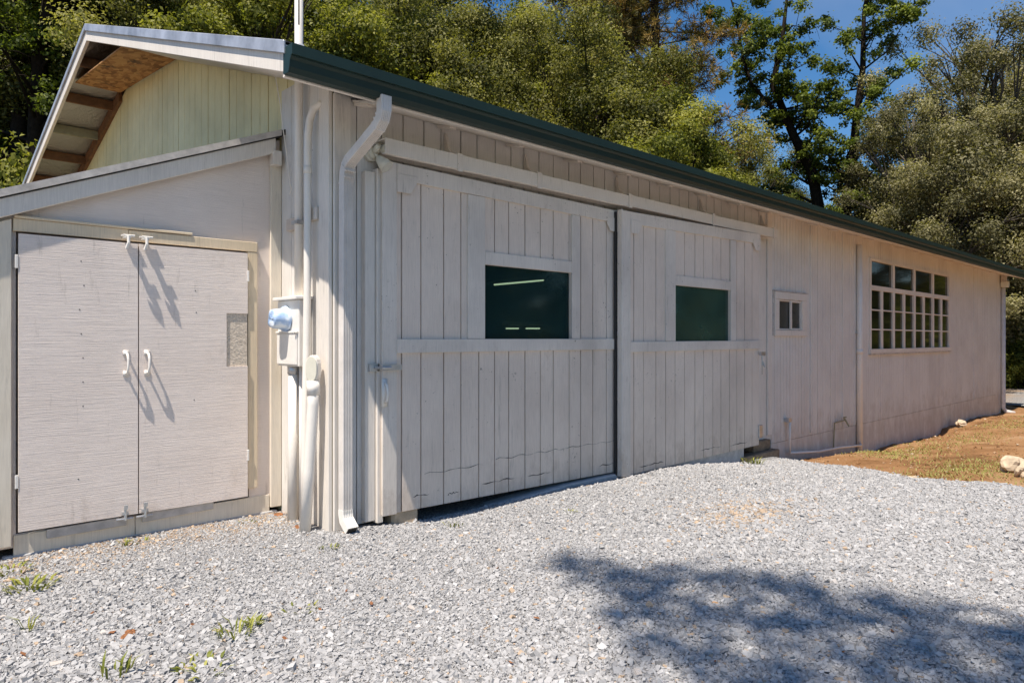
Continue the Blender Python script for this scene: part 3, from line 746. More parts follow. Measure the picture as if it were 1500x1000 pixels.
# ------------------------------------------------------------------ pipes and meter by the corner
E_ = thing('electric_meter_box', 'white electric meter box with a round blue wrapped cover', 'meter box', (XG - .03, 5.31, 1.285))
mb = MB(); mb.box(2.525, XG - .013, 5.12, 5.50, 1.285, 1.815); mb.build('box', M['metalwhite'], E_, bevel=.006)
mb = MB(); mb.box(2.49, XG - .013, 5.10, 5.52, 1.817, 1.842); mb.build('lid', M['metalwhite'], E_, bevel=.004)
mb = MB(); mb.box(2.512, 2.5245, 5.135, 5.485, 1.30, 1.548); mb.box(2.505, 2.5245, 5.125, 5.495, 1.55, 1.566); mb.tube([(2.5, 5.14, 1.558), (2.49, 5.14, 1.558)], .012, 8); mb.build('cover_panel', M['metalwhite'], E_, bevel=.003)
zc, yc = 1.665, 5.33
cov = MB(); prof = [(2.524, .10), (2.512, .104), (2.50, .102), (2.496, .088), (2.47, .086), (2.44, .080), (2.41, .076), (2.398, .071), (2.395, .055), (2.396, .0)]
ns = 28; r = random.Random(3); vs = []; jig = [[1 + r.uniform(-.018, .018) for _ in range(ns)] for _ in prof]
for i, (x, q) in enumerate(prof):
    for k in range(ns): a = 2 * math.pi * k / ns; vs.append((x + .004 * math.sin(3 * a + i), yc + math.cos(a) * q * jig[i][k], zc + math.sin(a) * q * jig[i][k]))
cov.add(vs, [(i * ns + k, i * ns + (k + 1) % ns, (i + 1) * ns + (k + 1) % ns, (i + 1) * ns + k) for i in range(len(prof) - 1) for k in range(ns)])
cov.build('meter_cover', M['blue'], E_, smooth=True)

ms = thing('service_mast', 'tall grey white pipe rising from the meter box through the roof edge', 'pipe', (2.575, 5.22, 1.842))
mb = MB(); mb.tube([(2.575, 5.22, 1.842), (2.575, 5.22, 3.3), (2.575, 5.22, 5.4)], .034, 14); mb.build('pipe', M['pvc'], ms, smooth=True)
mb = MB(); mb.tube([(2.575, 5.22, 3.74), (2.575, 5.22, 3.86)], [.075, .042], 14); mb.build('roof_flashing', M['flash'], ms, smooth=True)
mb = MB(); mb.box(2.535, XG - .012, 5.17, 5.27, 2.42, 2.45); mb.build('clamp', M['galv'], ms)
mb = MB(); mb.tube([(2.55, 5.17, 4.0), (2.54, 5.15, 4.6), (2.53, 5.19, 5.3)], .006, 6); mb.build('cable', M['near_black'], ms)

cp = thing('curved_conduit', 'thin white conduit curving out of a wall hole down to the junction fitting', 'pipe', (2.60, 5.06, 1.27))
mb = MB(); mb.tube([(XG - .005, 4.945, 3.34), (2.625, 4.965, 3.335), (2.59, 5.0, 3.30), (2.575, 5.035, 3.22), (2.57, 5.055, 3.1), (2.57, 5.06, 2.95), (2.568, 5.06, 2.0), (2.555, 5.055, 1.25), (2.53, 5.03, .5), (2.52, 5.02, -.05)], .029, 12); mb.build('pipe', M['pvc'], cp, smooth=True)
mb = MB(); mb.tube([(2.57, 5.06, 2.80), (2.57, 5.06, 2.86)], .033, 12); mb.build('coupling', M['pvc'], cp, smooth=True)
mb = MB(); mb.tube([(XG - .0135, 4.935, 3.345), (XG - .0125, 4.935, 3.345)], .045, 12); mb.build('wall_hole', M['dark'], cp)

jf = thing('conduit_fitting', 'white oval junction fitting on top of the thick lower pipe', 'junction box', (2.53, 5.0, 1.2))
fx, fy = P(459, 541, X=2.53)[:2]
mb = MB(); sec = []
for k in range(20):
    a = 2 * math.pi * k / 20; sec.append((.048 * math.cos(a), .105 * math.copysign(abs(math.sin(a)) ** .75, math.sin(a))))
ax = Vector((.62, -.78, 0)); up = Vector((0, 0, 1)); nrm = Vector((-.78, -.62, 0)); c0 = Vector((fx, fy, 1.275))
mb.sweep(sec, [(c0 + nrm * -.045, ax, up), (c0 + nrm * .03, ax, up)])
mb.build('body', M['pvc'], jf, bevel=.006)
mb = MB(); mb.sweep([(a * .94, b * .96) for a, b in sec], [(c0 + nrm * .0305, ax, up), (c0 + nrm * .042, ax, up)]); mb.build('cover_plate', M['cream_plastic'], jf, bevel=.004)
pb = P(446, 790, Z=-.03)
mb = MB(); mb.tube([c0 + up * -.09, (c0.x - .005, c0.y - .005, 1.0), ((c0.x + pb[0]) / 2, (c0.y + pb[1]) / 2, .5), pb], .043, 14); mb.build('pipe', M['pvc'], jf, smooth=True)
mb = MB(); mb.tube([c0 + up * -.09, c0 + up * -.2], .049, 14); mb.build('collar', M['pvc'], jf, smooth=True)

dp = thing('meter_conduit', 'white pipe running from the bottom of the meter box into the ground', 'pipe', (2.585, 5.33, 0))
mb = MB(); mb.tube([(2.585, 5.33, 1.285), (2.58, 5.33, .6), (2.57, 5.32, -.05)], .042, 14); mb.build('pipe', M['pvc'], dp, smooth=True)
mb = MB(); mb.tube([(2.585, 5.33, 1.285), (2.585, 5.33, 1.22)], .050, 14); mb.build('collar', M['galv'], dp, smooth=True)
mb = MB(); mb.tube([(2.61, 5.24, 1.28), (2.61, 5.24, -.05)], .022, 10); mb.build('side_pipe', M['pvc'], dp, smooth=True)

cb = thing('cross_board', 'short white board nailed across the gable boards beside the pipes', 'board', (XG - .02, 5.2, 2.45))
mb = MB(); mb.box(XG - .045, XG - .013, YW + .17, 5.16, 2.44, 2.54); mb.box(XG - .05, XG - .013, 5.27, 5.5, 2.40, 2.50); mb.build('plank', M['oldtrim'], cb, bevel=.004)

wr = thing('hanging_wire', 'thin pale wire hanging from the rake soffit to the lean-to roof', 'wire', (2.58, 5.6, 3.3))
mb = MB(); mb.tube([P(403, 110, X=2.5), P(410, 150, X=2.5), P(414, 185, X=2.53), P(417, 205, X=2.55), P(425, 270, X=2.6), P(427, 278, X=2.62), P(424, 285, X=2.62)], .004, 5); mb.tube([P(403, 104, X=2.5), P(403, 112, X=2.5)], .014, 8); mb.build('strand', M['pvc'], wr)

# downspout
ds = thing('downspout', 'white corrugated downspout bending from the green gutter to the wall corner', 'downspout', (2.72, YW - .06, 0))
sec = []
n = 0
for k in range(6):                                    # ribbed front
    a = -.042 + k * .014; sec += [(a, -.030), (a + .004, -.036), (a + .010, -.036)]
sec += [(.044, -.030), (.044, .030), (-.044, .030)]
path = [(4.205, 3.225), (4.205, 3.12), (4.225, 3.07), (4.27, 3.03), (4.66, 2.86), (4.70, 2.83), (4.725, 2.78), (4.735, 2.7), (4.74, 1.3), (4.74, .17), (4.725, .12), (4.645, .055)]
fr = []
for i, (y, z) in enumerate(path):
    p0 = path[max(i - 1, 0)]; p1 = path[min(i + 1, len(path) - 1)]
    ty, tz = p1[0] - p0[0], p1[1] - p0[1]; k = math.hypot(ty, tz); ty, tz = ty / k, tz / k
    fr.append(((2.72, y, z), (1, 0, 0), (0, -tz, ty)))
mb = MB(); mb.sweep(sec, fr[:10]); mb.build('pipe', M['spout'], ds)
mb = MB(); sec2 = [(a * 1.05, b * 1.06) for a, b in sec]; mb.sweep(sec2, [((2.72, 4.74, .2), *fr[9][1:]), *fr[9:]]); mb.build('outlet_elbow', M['metalwhite'], ds)
mb = MB(); mb.box(2.688, 2.752, 4.6, 4.66, .025, .055)
mb = MB(); y, z = path[-1]; a, b = Vector((1, 0, 0)), Vector(fr[-1][2]); c = Vector((2.72, y - .0015, z - .0012)); q = [c + a * p + b * w for p, w in ((-.04, -.026), (.04, -.026), (.04, .026), (-.04, .026))]
mb.add(q, [(0, 1, 2, 3)]); mb.build('opening', M['dark'], ds)
mb = MB(); mb.box(2.665, 2.775, 4.70, 4.80, 1.15, 1.18)
for k in range(7):                                    # crimp rings at both bends
    t = k / 6; y = 4.66 + .07 * t; z = 2.875 - .10 * t
mb = MB()
for i, f in enumerate((.0, .35, .7, 1.0)):
    o = Vector(fr[4][0]).lerp(Vector(fr[7][0]), f); bb = Vector(fr[4][2]).lerp(Vector(fr[7][2]), f).normalized(); tt = Vector((0, bb.z, -bb.y))
    mb.sweep([(a * 1.08, b * 1.1) for a, b in sec], [(o, (1, 0, 0), bb), (o + tt * .012, (1, 0, 0), bb)])
mb.build('crimp_ring', M['spout'], ds); mb = MB()
for f in (.2, .6, 1.0):
    o = Vector(fr[1][0]).lerp(Vector(fr[3][0]), f); bb = Vector(fr[1][2]).lerp(Vector(fr[3][2]), f).normalized(); tt = Vector((0, bb.z, -bb.y))
    mb.sweep([(a * 1.07, b * 1.09) for a, b in sec], [(o, (1, 0, 0), bb), (o + tt * .012, (1, 0, 0), bb)])
mb.build('crimp_ring', M['spout'], ds)

# twin flood light under the eave
fl = thing('flood_light', 'cream twin head flood light on the wall beside the downspout', 'flood light', (2.98, YW - .01, 2.98))
c = Vector((2.98, YW - .02, 2.98))
mb = MB(); mb.tube([c + Vector((0, .019, 0)), c + Vector((0, -.04, 0))], .062, 18); mb.tube([c + Vector((0, -.04, 0)), c + Vector((0, -.055, 0))], [.055, .03], 18); mb.build('base', M['cream_plastic'], fl, smooth=True)
for d in (Vector((.75, -.5, .32)), Vector((.35, -.55, -.72)), Vector((.05, -.7, .55))):
    d = d.normalized(); p = c + Vector((0, -.05, 0))
    if d.x > .1:
        h = MB(); h.tube([p, p + d * .06], .014, 8); h.tube([p + d * .05, p + d * .07, p + d * .12, p + d * .165], [.022, .034, .05, .056], 16)
        ho = h.build('lamp_head', M['cream_plastic'], fl, smooth=True)
        MB().tube([p + d * .1652, p + d * .168], .05, 16).build('lens', M['lens'], ho)
    else:
        MB().tube([p, p + d * .05, p + d * .08], [.02, .026, .02], 10).build('sensor', M['cream_plastic'], fl, smooth=True)

# lamp on the far corner, pipes low on the right
fa = thing('corner_lamp', 'small cream lamp at the far corner of the long wall', 'lamp', (XE, YW - .05, 3.1))
mb = MB(); mb.box(XE - .12, XE + .12, YW - .2, YW - .03, 2.98, 3.14); mb.build('housing', M['cream_plastic'], fa, bevel=.01)
mb = MB(); mb.box(XE - .1, XE + .1, YW - .15, YW - .03, 3.141, 3.33); mb.build('bracket', M['greywood'], fa, bevel=.01)
mb = MB(); mb.tube([(XE + .12, YW - .1, 3.1), (XE + .7, YW - .05, 3.24)], .02, 8); mb.build('arm', M['galv'], fa)
cd = thing('corner_pipe', 'white pipe standing at the far corner of the long wall', 'pipe', (XE + .08, YW - .03, -.57))
mb = MB(); mb.tube([(XE + .06, YW - .06, 2.97), (XE + .06, YW - .06, -.45), (XE + .09, YW - .12, -.55), (XE + .2, YW - .3, -.6)], .06, 12); mb.build('pipe', M['spout'], cd, smooth=True)
vp_ = thing('vent_pipe', 'white drain pipe standing between the small and the large window', 'pipe', (13.1, YW - .05, -.42))
mb = MB(); mb.tube([(13.1, YW - .05, 3.2), (13.1, YW - .05, -.5)], .05, 14); mb.build('pipe', M['pvc'], vp_, smooth=True)
mb = MB(); mb.tube([(13.1, YW - .05, 1.24), (13.1, YW - .05, 1.32)], .058, 14); mb.build('coupling', M['pvc'], vp_, smooth=True)
mb = MB(); mb.box(13.02, 13.16, YW - .045, YW - .001, 1.6, 1.62); mb.build('strap', M['galv'], vp_)
wp = thing('water_pipe', 'thin white water pipe along the foot of the wall turning up at its end', 'pipe', (10.6, YW - .06, -.2))
mb = MB(); pa = P(1157, 618, Y=YW - .07); pb2 = P(1157, 663, Y=YW - .07); pc = P(1262, 652, Y=YW - .12)
mb.tube([pa, (pa[0], pa[1], (pa[2] + pb2[2]) / 2), pb2], .016, 8); mb.tube([pb2, P(1200, 661, Y=YW - .09), P(1230, 655, Y=YW - .1), pc, P(1259, 648, Y=YW - .06)], .018, 8); mb.build('pipe', M['pvc'], wp, smooth=True)
mb = MB(); p = P(1155, 617, Y=YW - .05); mb.box(p[0] - .05, p[0] + .04, YW - .08, YW - .001, p[2] - .01, p[2] + .05); mb.build('valve', M['galv'], wp)
tp = thing('hose_tap', 'small dull grey brown hose tap low on the wall above the thin water pipe', 'tap', P(1225, 622, Y=YW))
p = P(1220, 619, Y=YW)
mb = MB(); mb.tube([(p[0], YW - .01, -.35), (p[0], YW - .03, p[2])], .010, 8); mb.tube([(p[0], YW - .03, p[2]), (p[0] + .35, YW - .05, p[2] + .02)], .011, 8); mb.tube([(p[0] + .35, YW - .05, p[2] + .06), (p[0] + .38, YW - .12, p[2] - .08)], .014, 8); mb.build('pipe', M['olive'], tp)
mb = MB(); q = (p[0] + .36, YW - .06, p[2] + .07); mb.tube([(q[0] - .05, q[1], q[2]), (q[0] + .05, q[1], q[2])], .012, 8); mb.build('tap_handle', M['olive'], tp)

# lit tubes inside, seen through the left door's window
def tube_light(label, p, q, r):
    t = thing('tube_light', label, 'lamp', p)
    p, q = Vector(p), Vector(q); up = Vector((0, 0, 1))
    MB().tube([p, q], r, 8).build('tube', M['tube'], t)
    d = (q - p).normalized(); s = d.cross(up).normalized()
    mb = MB(); mb.sweep([(-.09, .05), (.09, .05), (.06, .10), (-.06, .10)], [(p - d * .05, s, up), (q + d * .05, s, up)]); mb.build('housing', M['metalwhite'], t)
def at(x, y, t): a = ray(x, t); return (a[0], a[1], 1.5 + t * (497 - y) / FOC)
tube_light('lit ceiling tube slanting across the upper part of the door window', at(724, 417, 8.6), at(796, 410.5, 9.2), .011)
tube_light('left of the two short lit tubes low in the door window', at(741, 481, 10), at(760, 481, 10), .011)
tube_light('right of the two short lit tubes low in the door window', at(770, 481, 10), at(791, 481, 10), .011)


# ------------------------------------------------------------------ plants
def unit(r, n):
    d = r.normal(size=(n, 3)); return d / np.linalg.norm(d, axis=1)[:, None]


def leaves(r, cl, per, ln, wd, flat=.8, out=1.1, core=.36):
    """leaf quads around clump centres cl (n x 4: x y z radius)"""
    n = len(cl); idx = np.repeat(np.arange(n), (per * (cl[:, 3] / cl[:, 3].mean()) ** 2).astype(int))
    m = len(idx); d = unit(r, m); rad = cl[idx, 3] * r.random(m) ** core * (1 + .25 * r.normal(size=m))
    pos = cl[idx, :3] + d * rad[:, None] * np.array([1, 1, flat])
    nr = unit(r, m) + d * out + np.array([0, 0, .45]); nr /= np.linalg.norm(nr, axis=1)[:, None]
    a = np.cross(nr, unit(r, m)); a /= np.linalg.norm(a, axis=1)[:, None] + 1e-9; b = np.cross(nr, a)
    s = r.uniform(.65, 1.3, m)[:, None]; a = a * s * ln / 2; b = b * s * wd / 2; cup = nr * (s * ln * .12)
    v = np.stack([pos - a, pos - b * 1.0 - a * .15 + cup, pos + a, pos + b - a * .15 + cup], 1).reshape(-1, 3)
    ct = r.normal(.48, .2, n)
    tint = np.clip(ct[idx] + r.normal(0, .17, m), 0, 1)
    return v, np.arange(4 * m).reshape(-1, 4), tint


def ball(r, n, rx, ry, rz, c, rmin, rmax, inner=.35, top=1.0):
    d = unit(r, n); ph = r.uniform(0, 6.28, 6)
    lump = 1 + .16 * np.sin(3 * np.arctan2(d[:, 1], d[:, 0]) + ph[0]) + .13 * np.sin(5 * d[:, 2] + ph[1] + 2 * d[:, 0])
    k = (inner ** 3 + (1 - inner ** 3) * r.random(n)) ** (1 / 3)
    p = d * (k * lump)[:, None] * np.array([rx, ry, rz]) + np.array(c)
    return np.concatenate([p, r.uniform(rmin, rmax, (n, 1))], 1)


def limbs(mb, r, trunk, rad, cl, frac=.5, rl=.05):
    """trunk polyline with limbs bending out to the clumps"""
    trunk = [Vector(p) for p in trunk]; mb.tube(trunk, rad, 9)
    zs = [p.z for p in trunk]
    for c in cl:
        if r.random() > frac: continue
        c_ = Vector(c[:3]); z = min(max(zs[0] + (c_.z - zs[0]) * r.uniform(.45, .8), zs[0] + (zs[-1] - zs[0]) * .2), zs[-1] * .97)
        k = 0
        while k < len(zs) - 2 and zs[k + 1] < z: k += 1
        t = (z - zs[k]) / (zs[k + 1] - zs[k]); s = trunk[k].lerp(trunk[k + 1], min(max(t, 0), 1))
        m1 = s.lerp(c_, .35) + Vector((r.normal() * .15, r.normal() * .15, r.normal() * .15 - .1)); m2 = s.lerp(c_, .7) + Vector((r.normal() * .15, r.normal() * .15, .12))
        q = rl * r.uniform(.6, 1.4); mb.tube([s, m1, m2, c_], [q, q * .75, q * .5, q * .2], 5, cap=False)
        for _ in range(3):
            e = c_ + Vector(unit(r, 1)[0]) * c[3] * .9; mb.tube([m2, m2.lerp(e, .5) + Vector((0, 0, .05)), e], [q * .35, q * .25, q * .1], 4, cap=False)


def tree(name, label, cat, seed, cl, per, ln, wd, leaf_m, bark, trunk, rad, frac=.5, rl=.05, group=None, flat=.8, core=.42, crown='crown'):
    r = np.random.default_rng(seed)
    o = thing(name, label, cat, (0, 0, 0), group)
    mb = MB(); limbs(mb, r, trunk, rad, cl, frac, rl); mb.build('trunk', bark, o, smooth=True)
    v, f, t = leaves(r, cl, per, ln, wd, flat, core=core); npobj(crown, v, f, leaf_m, o, t)
    return o


def put(o, x, y, rz=0, s=1, sink=.1, label=None, sz=None):
    o.location = (x, y, float(gz(x, y)) - sink); o.rotation_euler = (0, 0, rz); o.scale = (s, s, sz or s)
    if label: o['label'] = label
    return o


R_ = np.random.default_rng
GT = 'trees standing behind the workshop'
wig = lambda r, h, n, s: [(r.normal() * s * i, r.normal() * s * i, h * i / n) for i in range(n + 1)]
r = R_(1); cA = ball(r, 190, 3.7, 3.7, 4.9, (0, 0, 7.6), .38, .82, .5)
oakA = tree('live_oak_tree', 'x', 'tree', 101, cA, 760, .095, .055, M['leafA'], M['bark'], wig(r, 10.5, 6, .06), [.30, .26, .22, .18, .13, .08, .04], .4, .06, GT)
r = R_(2); cB = ball(r, 180, 3.5, 3.5, 4.6, (0, 0, 7.2), .36, .8, .5)
oakB = tree('bright_tree', 'x', 'tree', 102, cB, 680, .112, .066, M['leafB'], M['bark'], wig(r, 10, 6, .06), [.26, .22, .19, .16, .12, .07, .03], .4, .05, GT)
r = R_(3); cC = np.concatenate([ball(r, 190, 4.4, 4.2, 4.2, (0, 0, 5.4), .38, .85, .5), ball(r, 80, 3.5, 3.5, 2.3, (0, 0, 8.8), .3, .62)])
oakC = tree('grey_oak_tree', 'x', 'tree', 103, cC, 700, .09, .05, M['leafC'], M['palebark'], wig(r, 10.5, 6, .08), [.34, .28, .24, .2, .14, .08, .04], .55, .06, GT)
r = R_(4); cE = ball(r, 130, 3.6, 3.6, 5.6, (0, 0, 8.6), .4, .85, .45)
oakE = tree('dark_oak_tree', 'x', 'tree', 104, cE, 560, .12, .07, M['leafE'], M['bark'], wig(r, 13, 6, .09), [.34, .30, .26, .2, .15, .1, .05], .5, .08, GT)

# airy black oak: two long dark trunks, sparse leaf sprays
def airy():
    r = R_(5); o = thing('black_oak_tree', 'airy green oak with two dark leaning trunks against the blue sky', 'tree', (0, 0, 0))
    mb = MB(); cl = []
    stems = [([(0, 0, 0), (-.1, .1, 4), (-.2, 0, 6.6), (-.6, .1, 9.2), (-1.4, .2, 10.9), (-2.2, .3, 13.0), (-1.8, .2, 15.2), (-1.5, .2, 18)], [.34, .30, .26, .22, .18, .14, .09, .03]),
             ([(.7, .2, 0), (.7, .2, 4), (.75, .0, 7.4), (1.0, -.1, 9.4), (1.15, -.1, 11.2), (1.5, 0, 13.6), (1.6, .1, 16), (2.0, .1, 18.5)], [.30, .27, .24, .20, .16, .12, .08, .03]),
             ([(-1.4, .2, 10.9), (-1.9, .1, 11.6), (-2.6, 0, 12.2), (-3.2, .1, 13.0), (-3.5, .2, 14.0), (-3.7, .2, 15.2), (-3.9, .2, 16.2), (-4.2, .2, 17.2)], [.10, .09, .08, .07, .06, .05, .04, .02])]
    for pts, rad in stems:
        pts = [Vector(p) for p in pts]; mb.tube(pts, rad, 9)
        for k in range(46 if pts[0].z < 5 else 22):
            t = r.uniform(1.3 if pts[0].z < 5 else .8, 6.95); i = int(t); s = pts[i].lerp(pts[i + 1], t - i); a = r.uniform(0, 6.28); ln = r.uniform(.9, 2.9) * (1.0 - .06 * t)
            d = Vector((math.cos(a), math.sin(a), r.uniform(-.1, .8))); m = s + d * ln * .5 + Vector((0, 0, r.normal() * .25)); e = s + d * ln + Vector((r.normal() * .3, r.normal() * .3, r.normal() * .3))
            q = max(.02, rad[i] * .3); mb.tube([s, m, e], [q, q * .6, q * .22], 5, cap=False)
            for _ in range(4):
                w = m.lerp(e, r.uniform(0, 1)); g = w + Vector(unit(r, 1)[0]) * r.uniform(.3, 1.0); mb.tube([w, w.lerp(g, .5) + Vector((0, 0, .06)), g], [q * .3, q * .2, q * .1], 4, cap=False)
                if r.random() < .62: cl.append((*g, r.uniform(.2, .42)))
            cl.append((*e, r.uniform(.25, .5)))
    mb.build('trunk', M['blackbark'], o, smooth=True)
    v, f, t = leaves(r, np.array(cl), 120, .125, .09, .7, core=.5); npobj('crown', v, f, M['leafD'], o, t)
    return o


def pine(name, label, seed, h, br, mat, dens, nb, z0):
    r = R_(seed); o = thing(name, label, 'tree', (0, 0, 0)); mb = MB()
    mb.tube([(0, 0, 0), (.05, 0, h * .4), (0, .06, h * .75), (0, 0, h)], [.36, .28, .15, .03], 9); V = []; T = []
    for k in range(nb):
        z = z0 + (h - z0) * (k + r.random()) / nb; ln = br * (1 - .75 * (z - z0) / (h - z0)) * r.uniform(.6, 1.15); a = r.uniform(0, 6.28)
        d = Vector((math.cos(a), math.sin(a), 0)); s = Vector((0, 0, z)); m = s + d * ln * .5 + Vector((0, 0, -.18 * ln * r.random())); e = s + d * ln + Vector((0, 0, r.uniform(-.25, .2) * ln))
        q = .055 * (1 - .6 * z / h); mb.tube([s, m, e], [q, q * .7, q * .25], 5, cap=False)
        for _ in range(int(ln * dens)):
            t = r.uniform(.3, 1); b = s.lerp(m, t * 2) if t < .5 else m.lerp(e, t * 2 - 1)
            g = b + Vector((r.normal() * .35, r.normal() * .35, r.normal() * .22 + .08)); mb.tube([b, g], [.016, .007], 4, cap=False)
            n = 26; dd = unit(r, n) + np.array([g - b]) * 1.2; dd /= np.linalg.norm(dd, axis=1)[:, None]; l2 = r.uniform(.16, .30, n)[:, None]
            sd = np.cross(dd, unit(r, n)); sd /= np.linalg.norm(sd, axis=1)[:, None] + 1e-9; g_ = np.array(g)
            V.append(np.stack([g_ - sd * .007, g_ + sd * .007, g_ + dd * l2 + sd * .010, g_ + dd * l2 - sd * .010], 1).reshape(-1, 3)); tb = r.normal(.55, .2); T.append(np.clip(tb + r.normal(0, .12, n), 0, 1))
    mb.build('trunk', M['bark'], o, smooth=True); V = np.concatenate(V); npobj('crown', V, np.arange(len(V)).reshape(-1, 4), mat, o, np.concatenate(T))
    return o


def spot(px, t): return ray(px, t)
uses = {}
def place(proto, px, t, rz, s, label, sz=None, sink=.1):
    o = proto if proto.name not in uses else copy_tree(proto); uses[proto.name] = 1
    x, y = spot(px, t); return put(o, x, y, rz, s, sink, label, sz)

# front row, left to right
place(oakE, 20, 23, .3, 1.0, 'dark oak at the far left edge behind the lean-to roof')
place(oakE, 108, 27, 2.0, 1.05, 'dark oak beside the left rake of the roof')
place(oakE, 215, 24, 4.0, 1.0, 'dark oak rising directly over the roof ridge')
place(oakA, 300, 22, .2, 1.0, 'dark olive oak crown just right of the ridge')
place(oakB, 395, 21.5, 1.2, 1.05, 'leafy oak behind the top of the service mast', 1.1)
place(oakB, 505, 22, 3.1, 1.05, 'bright yellow green tree right of the service mast', 1.05)
place(oakA, 600, 23, 2.2, 1.0, 'olive oak crown above the downspout bend', 1.1)
place(oakA, 690, 25, 4.4, 1.0, 'olive oak crown below the gap of blue sky', 1.1)
place(oakB, 655, 31, .7, 1.3, 'pale green tree standing behind the olive crowns', 1.25)
place(oakA, 790, 25, 5.6, 1.0, 'olive oak crown above the left door window', 1.14)
place(oakA, 885, 23, 1.7, 1.0, 'round olive oak crown under the brown needled pine', .98)
place(oakB, 975, 21, 5.1, .82, 'low bright oak crown above the right sliding door', .78)
place(oakA, 1040, 25, 3.3, .85, 'olive oak crown under the strip of open sky', .72)
place(oakB, 1110, 31, 2.1, .9, 'light green crown at the left foot of the airy oak', .66)
bo = put(airy(), *spot(1212, 30), YAW - math.pi / 2, 1.0, .3); bo.scale = (1.02, 1.02, 1.02)
c = copy_tree(bo); put(c, *spot(48, 21), 1.9, .95, .3, label='tall dark trunked oak at the upper left corner of the picture')
c = copy_tree(bo); put(c, *spot(118, 24), 4.2, .9, .3, label='dark trunked oak right behind the left rake')
place(oakC, 1362, 27, 0, 1.0, 'grey green oak in front of the airy oak', 1.0)
place(oakC, 1440, 29, 1.1, 1.25, 'tallest grey green oak at the right edge of the sky', 1.33)
place(oakC, 1535, 31, 4.2, 1.1, 'grey green oak cut off by the right edge of the picture', 1.35)
place(oakC, 1290, 34, 1.2, .75, 'small grey green oak far behind the airy oak', .62)
# pines behind
p1 = pine('pine_tree', 'tall pine with browning needles behind the olive crowns', 61, 19.5, 4.4, M['needle'], 15, 72, 9)
put(p1, *spot(962, 27.5), .4)
p2 = pine('grey_pine_tree', 'sparse grey pine left of the browning pine', 62, 17, 3.2, M['needleG'], 10, 80, 6); put(p2, *spot(640, 42), 1.0, 1.15)
p2['group'] = 'sparse grey pines on the slope'
for px, t, rz, s, lab in ((800, 40, 2.2, 1.1, 'sparse grey pine nearest the browning pine'), (560, 46, 4.1, 1.2, 'leftmost sparse grey pine on the slope'), (720, 52, 5.0, 1.25, 'farthest sparse grey pine in the blue gap')):
    c = copy_tree(p2); put(c, *spot(px, t), rz, s, label=lab)
c = copy_tree(p1); put(c, *spot(872, 33), 2.9, 1.05, label='second browning pine standing left of the first one')
p2['label'] = 'sparse grey pine behind the bright yellow green tree'
# trees higher on the slope close the gaps behind the roof
for px, t, rz, s, pr, lab in ((60, 36, 1.1, 1.3, oakE, 'dark oak on the slope behind the left edge'), (170, 38, 3.9, 1.3, oakE, 'dark oak on the slope behind the rake'), (330, 36, 5.2, 1.25, oakE, 'dark oak on the slope behind the service mast'),
                              (450, 36, 2.7, 1.2, oakA, 'olive oak on the slope right of the service mast'), (560, 35, 1.9, 1.5, oakA, 'olive oak on the slope behind the bright tree'), (770, 34, 4.9, 1.4, oakB, 'pale green tree on the slope left of the browning pine'), (1120, 38, 3.0, .95, oakA, 'low olive oak on the slope behind the airy oak'), (850, 40, .9, 1.15, oakA, 'olive oak on the slope behind the browning pine'), (1400, 44, .9, 1.0, oakA, 'olive oak far behind the grey green oaks')):
    place(pr, px, t, rz, s, lab)

# shrubs
r = R_(8); cS = ball(r, 60, 1.5, 1.5, 1.1, (0, 0, 1.0), .25, .5, .2)
shr = tree('shrub', 'x', 'shrub', 108, cS, 330, .10, .055, M['leafB'], M['bark'], [(0, 0, 0), (.05, 0, .5), (0, .1, 1.1)], [.06, .05, .02], .4, .02, 'shrubs beyond the far end of the workshop')
place(shr, 1491, 26.3, .3, .95, 'bright green shrub on the ground beyond the far corner', .8)
place(shr, 1520, 28, 2.3, 1.2, 'green shrub at the right edge beyond the far corner')
place(shr, 1480, 30, 4.3, 1.5, 'taller green shrub behind the far corner of the wall')
o_ = place(shr, 12, 17.5, 1.3, 1.45, 'light green shrub at the left edge beyond the lean-to', 2.4); o_['group'] = 'shrubs beyond the lean-to'
o_ = copy_tree(oakE); put(o_, *spot(1500, 44), .7, .9, label='dark oak beyond the far corner of the workshop')
o_ = copy_tree(oakE); put(o_, *spot(1560, 38), 2.7, .8, label='dark oak beyond the right picture edge')
# trees across the yard, mirrored in the large window's panes
for k, (x, y, s, pr) in enumerate(((35, -3.5, 1.0, oakE), (38.5, -.5, 1.0, oakE), (30, -5.5, .9, oakB), (33, -10, 1.1, oakE), (42, -7, 1.2, oakE), (27, -13, 1.1, oakA), (34, -18, 1.2, oakE), (22, -15, 1.1, oakE), (28, -22, 1.2, oakE), (17, -17, 1.1, oakA), (21, -24, 1.3, oakE))):
    o_ = copy_tree(pr); put(o_, x, y, k * 1.3, s, label='tree across the yard that only the window panes mirror'); o_['group'] = 'trees across the yard'
for k, (x, y, s) in enumerate(((33, -1.2, 1.7), (35.5, -1.0, 1.9), (31.5, -3.2, 1.7), (38, -4.5, 2.2), (29, -8, 2.0), (25, -11, 2.0), (20, -13, 2.0), (31, -15, 2.2))):
    o_ = copy_tree(shr); put(o_, x, y, k * 1.1, s, label='bush across the yard that only the window panes mirror'); o_['group'] = 'bushes across the yard'

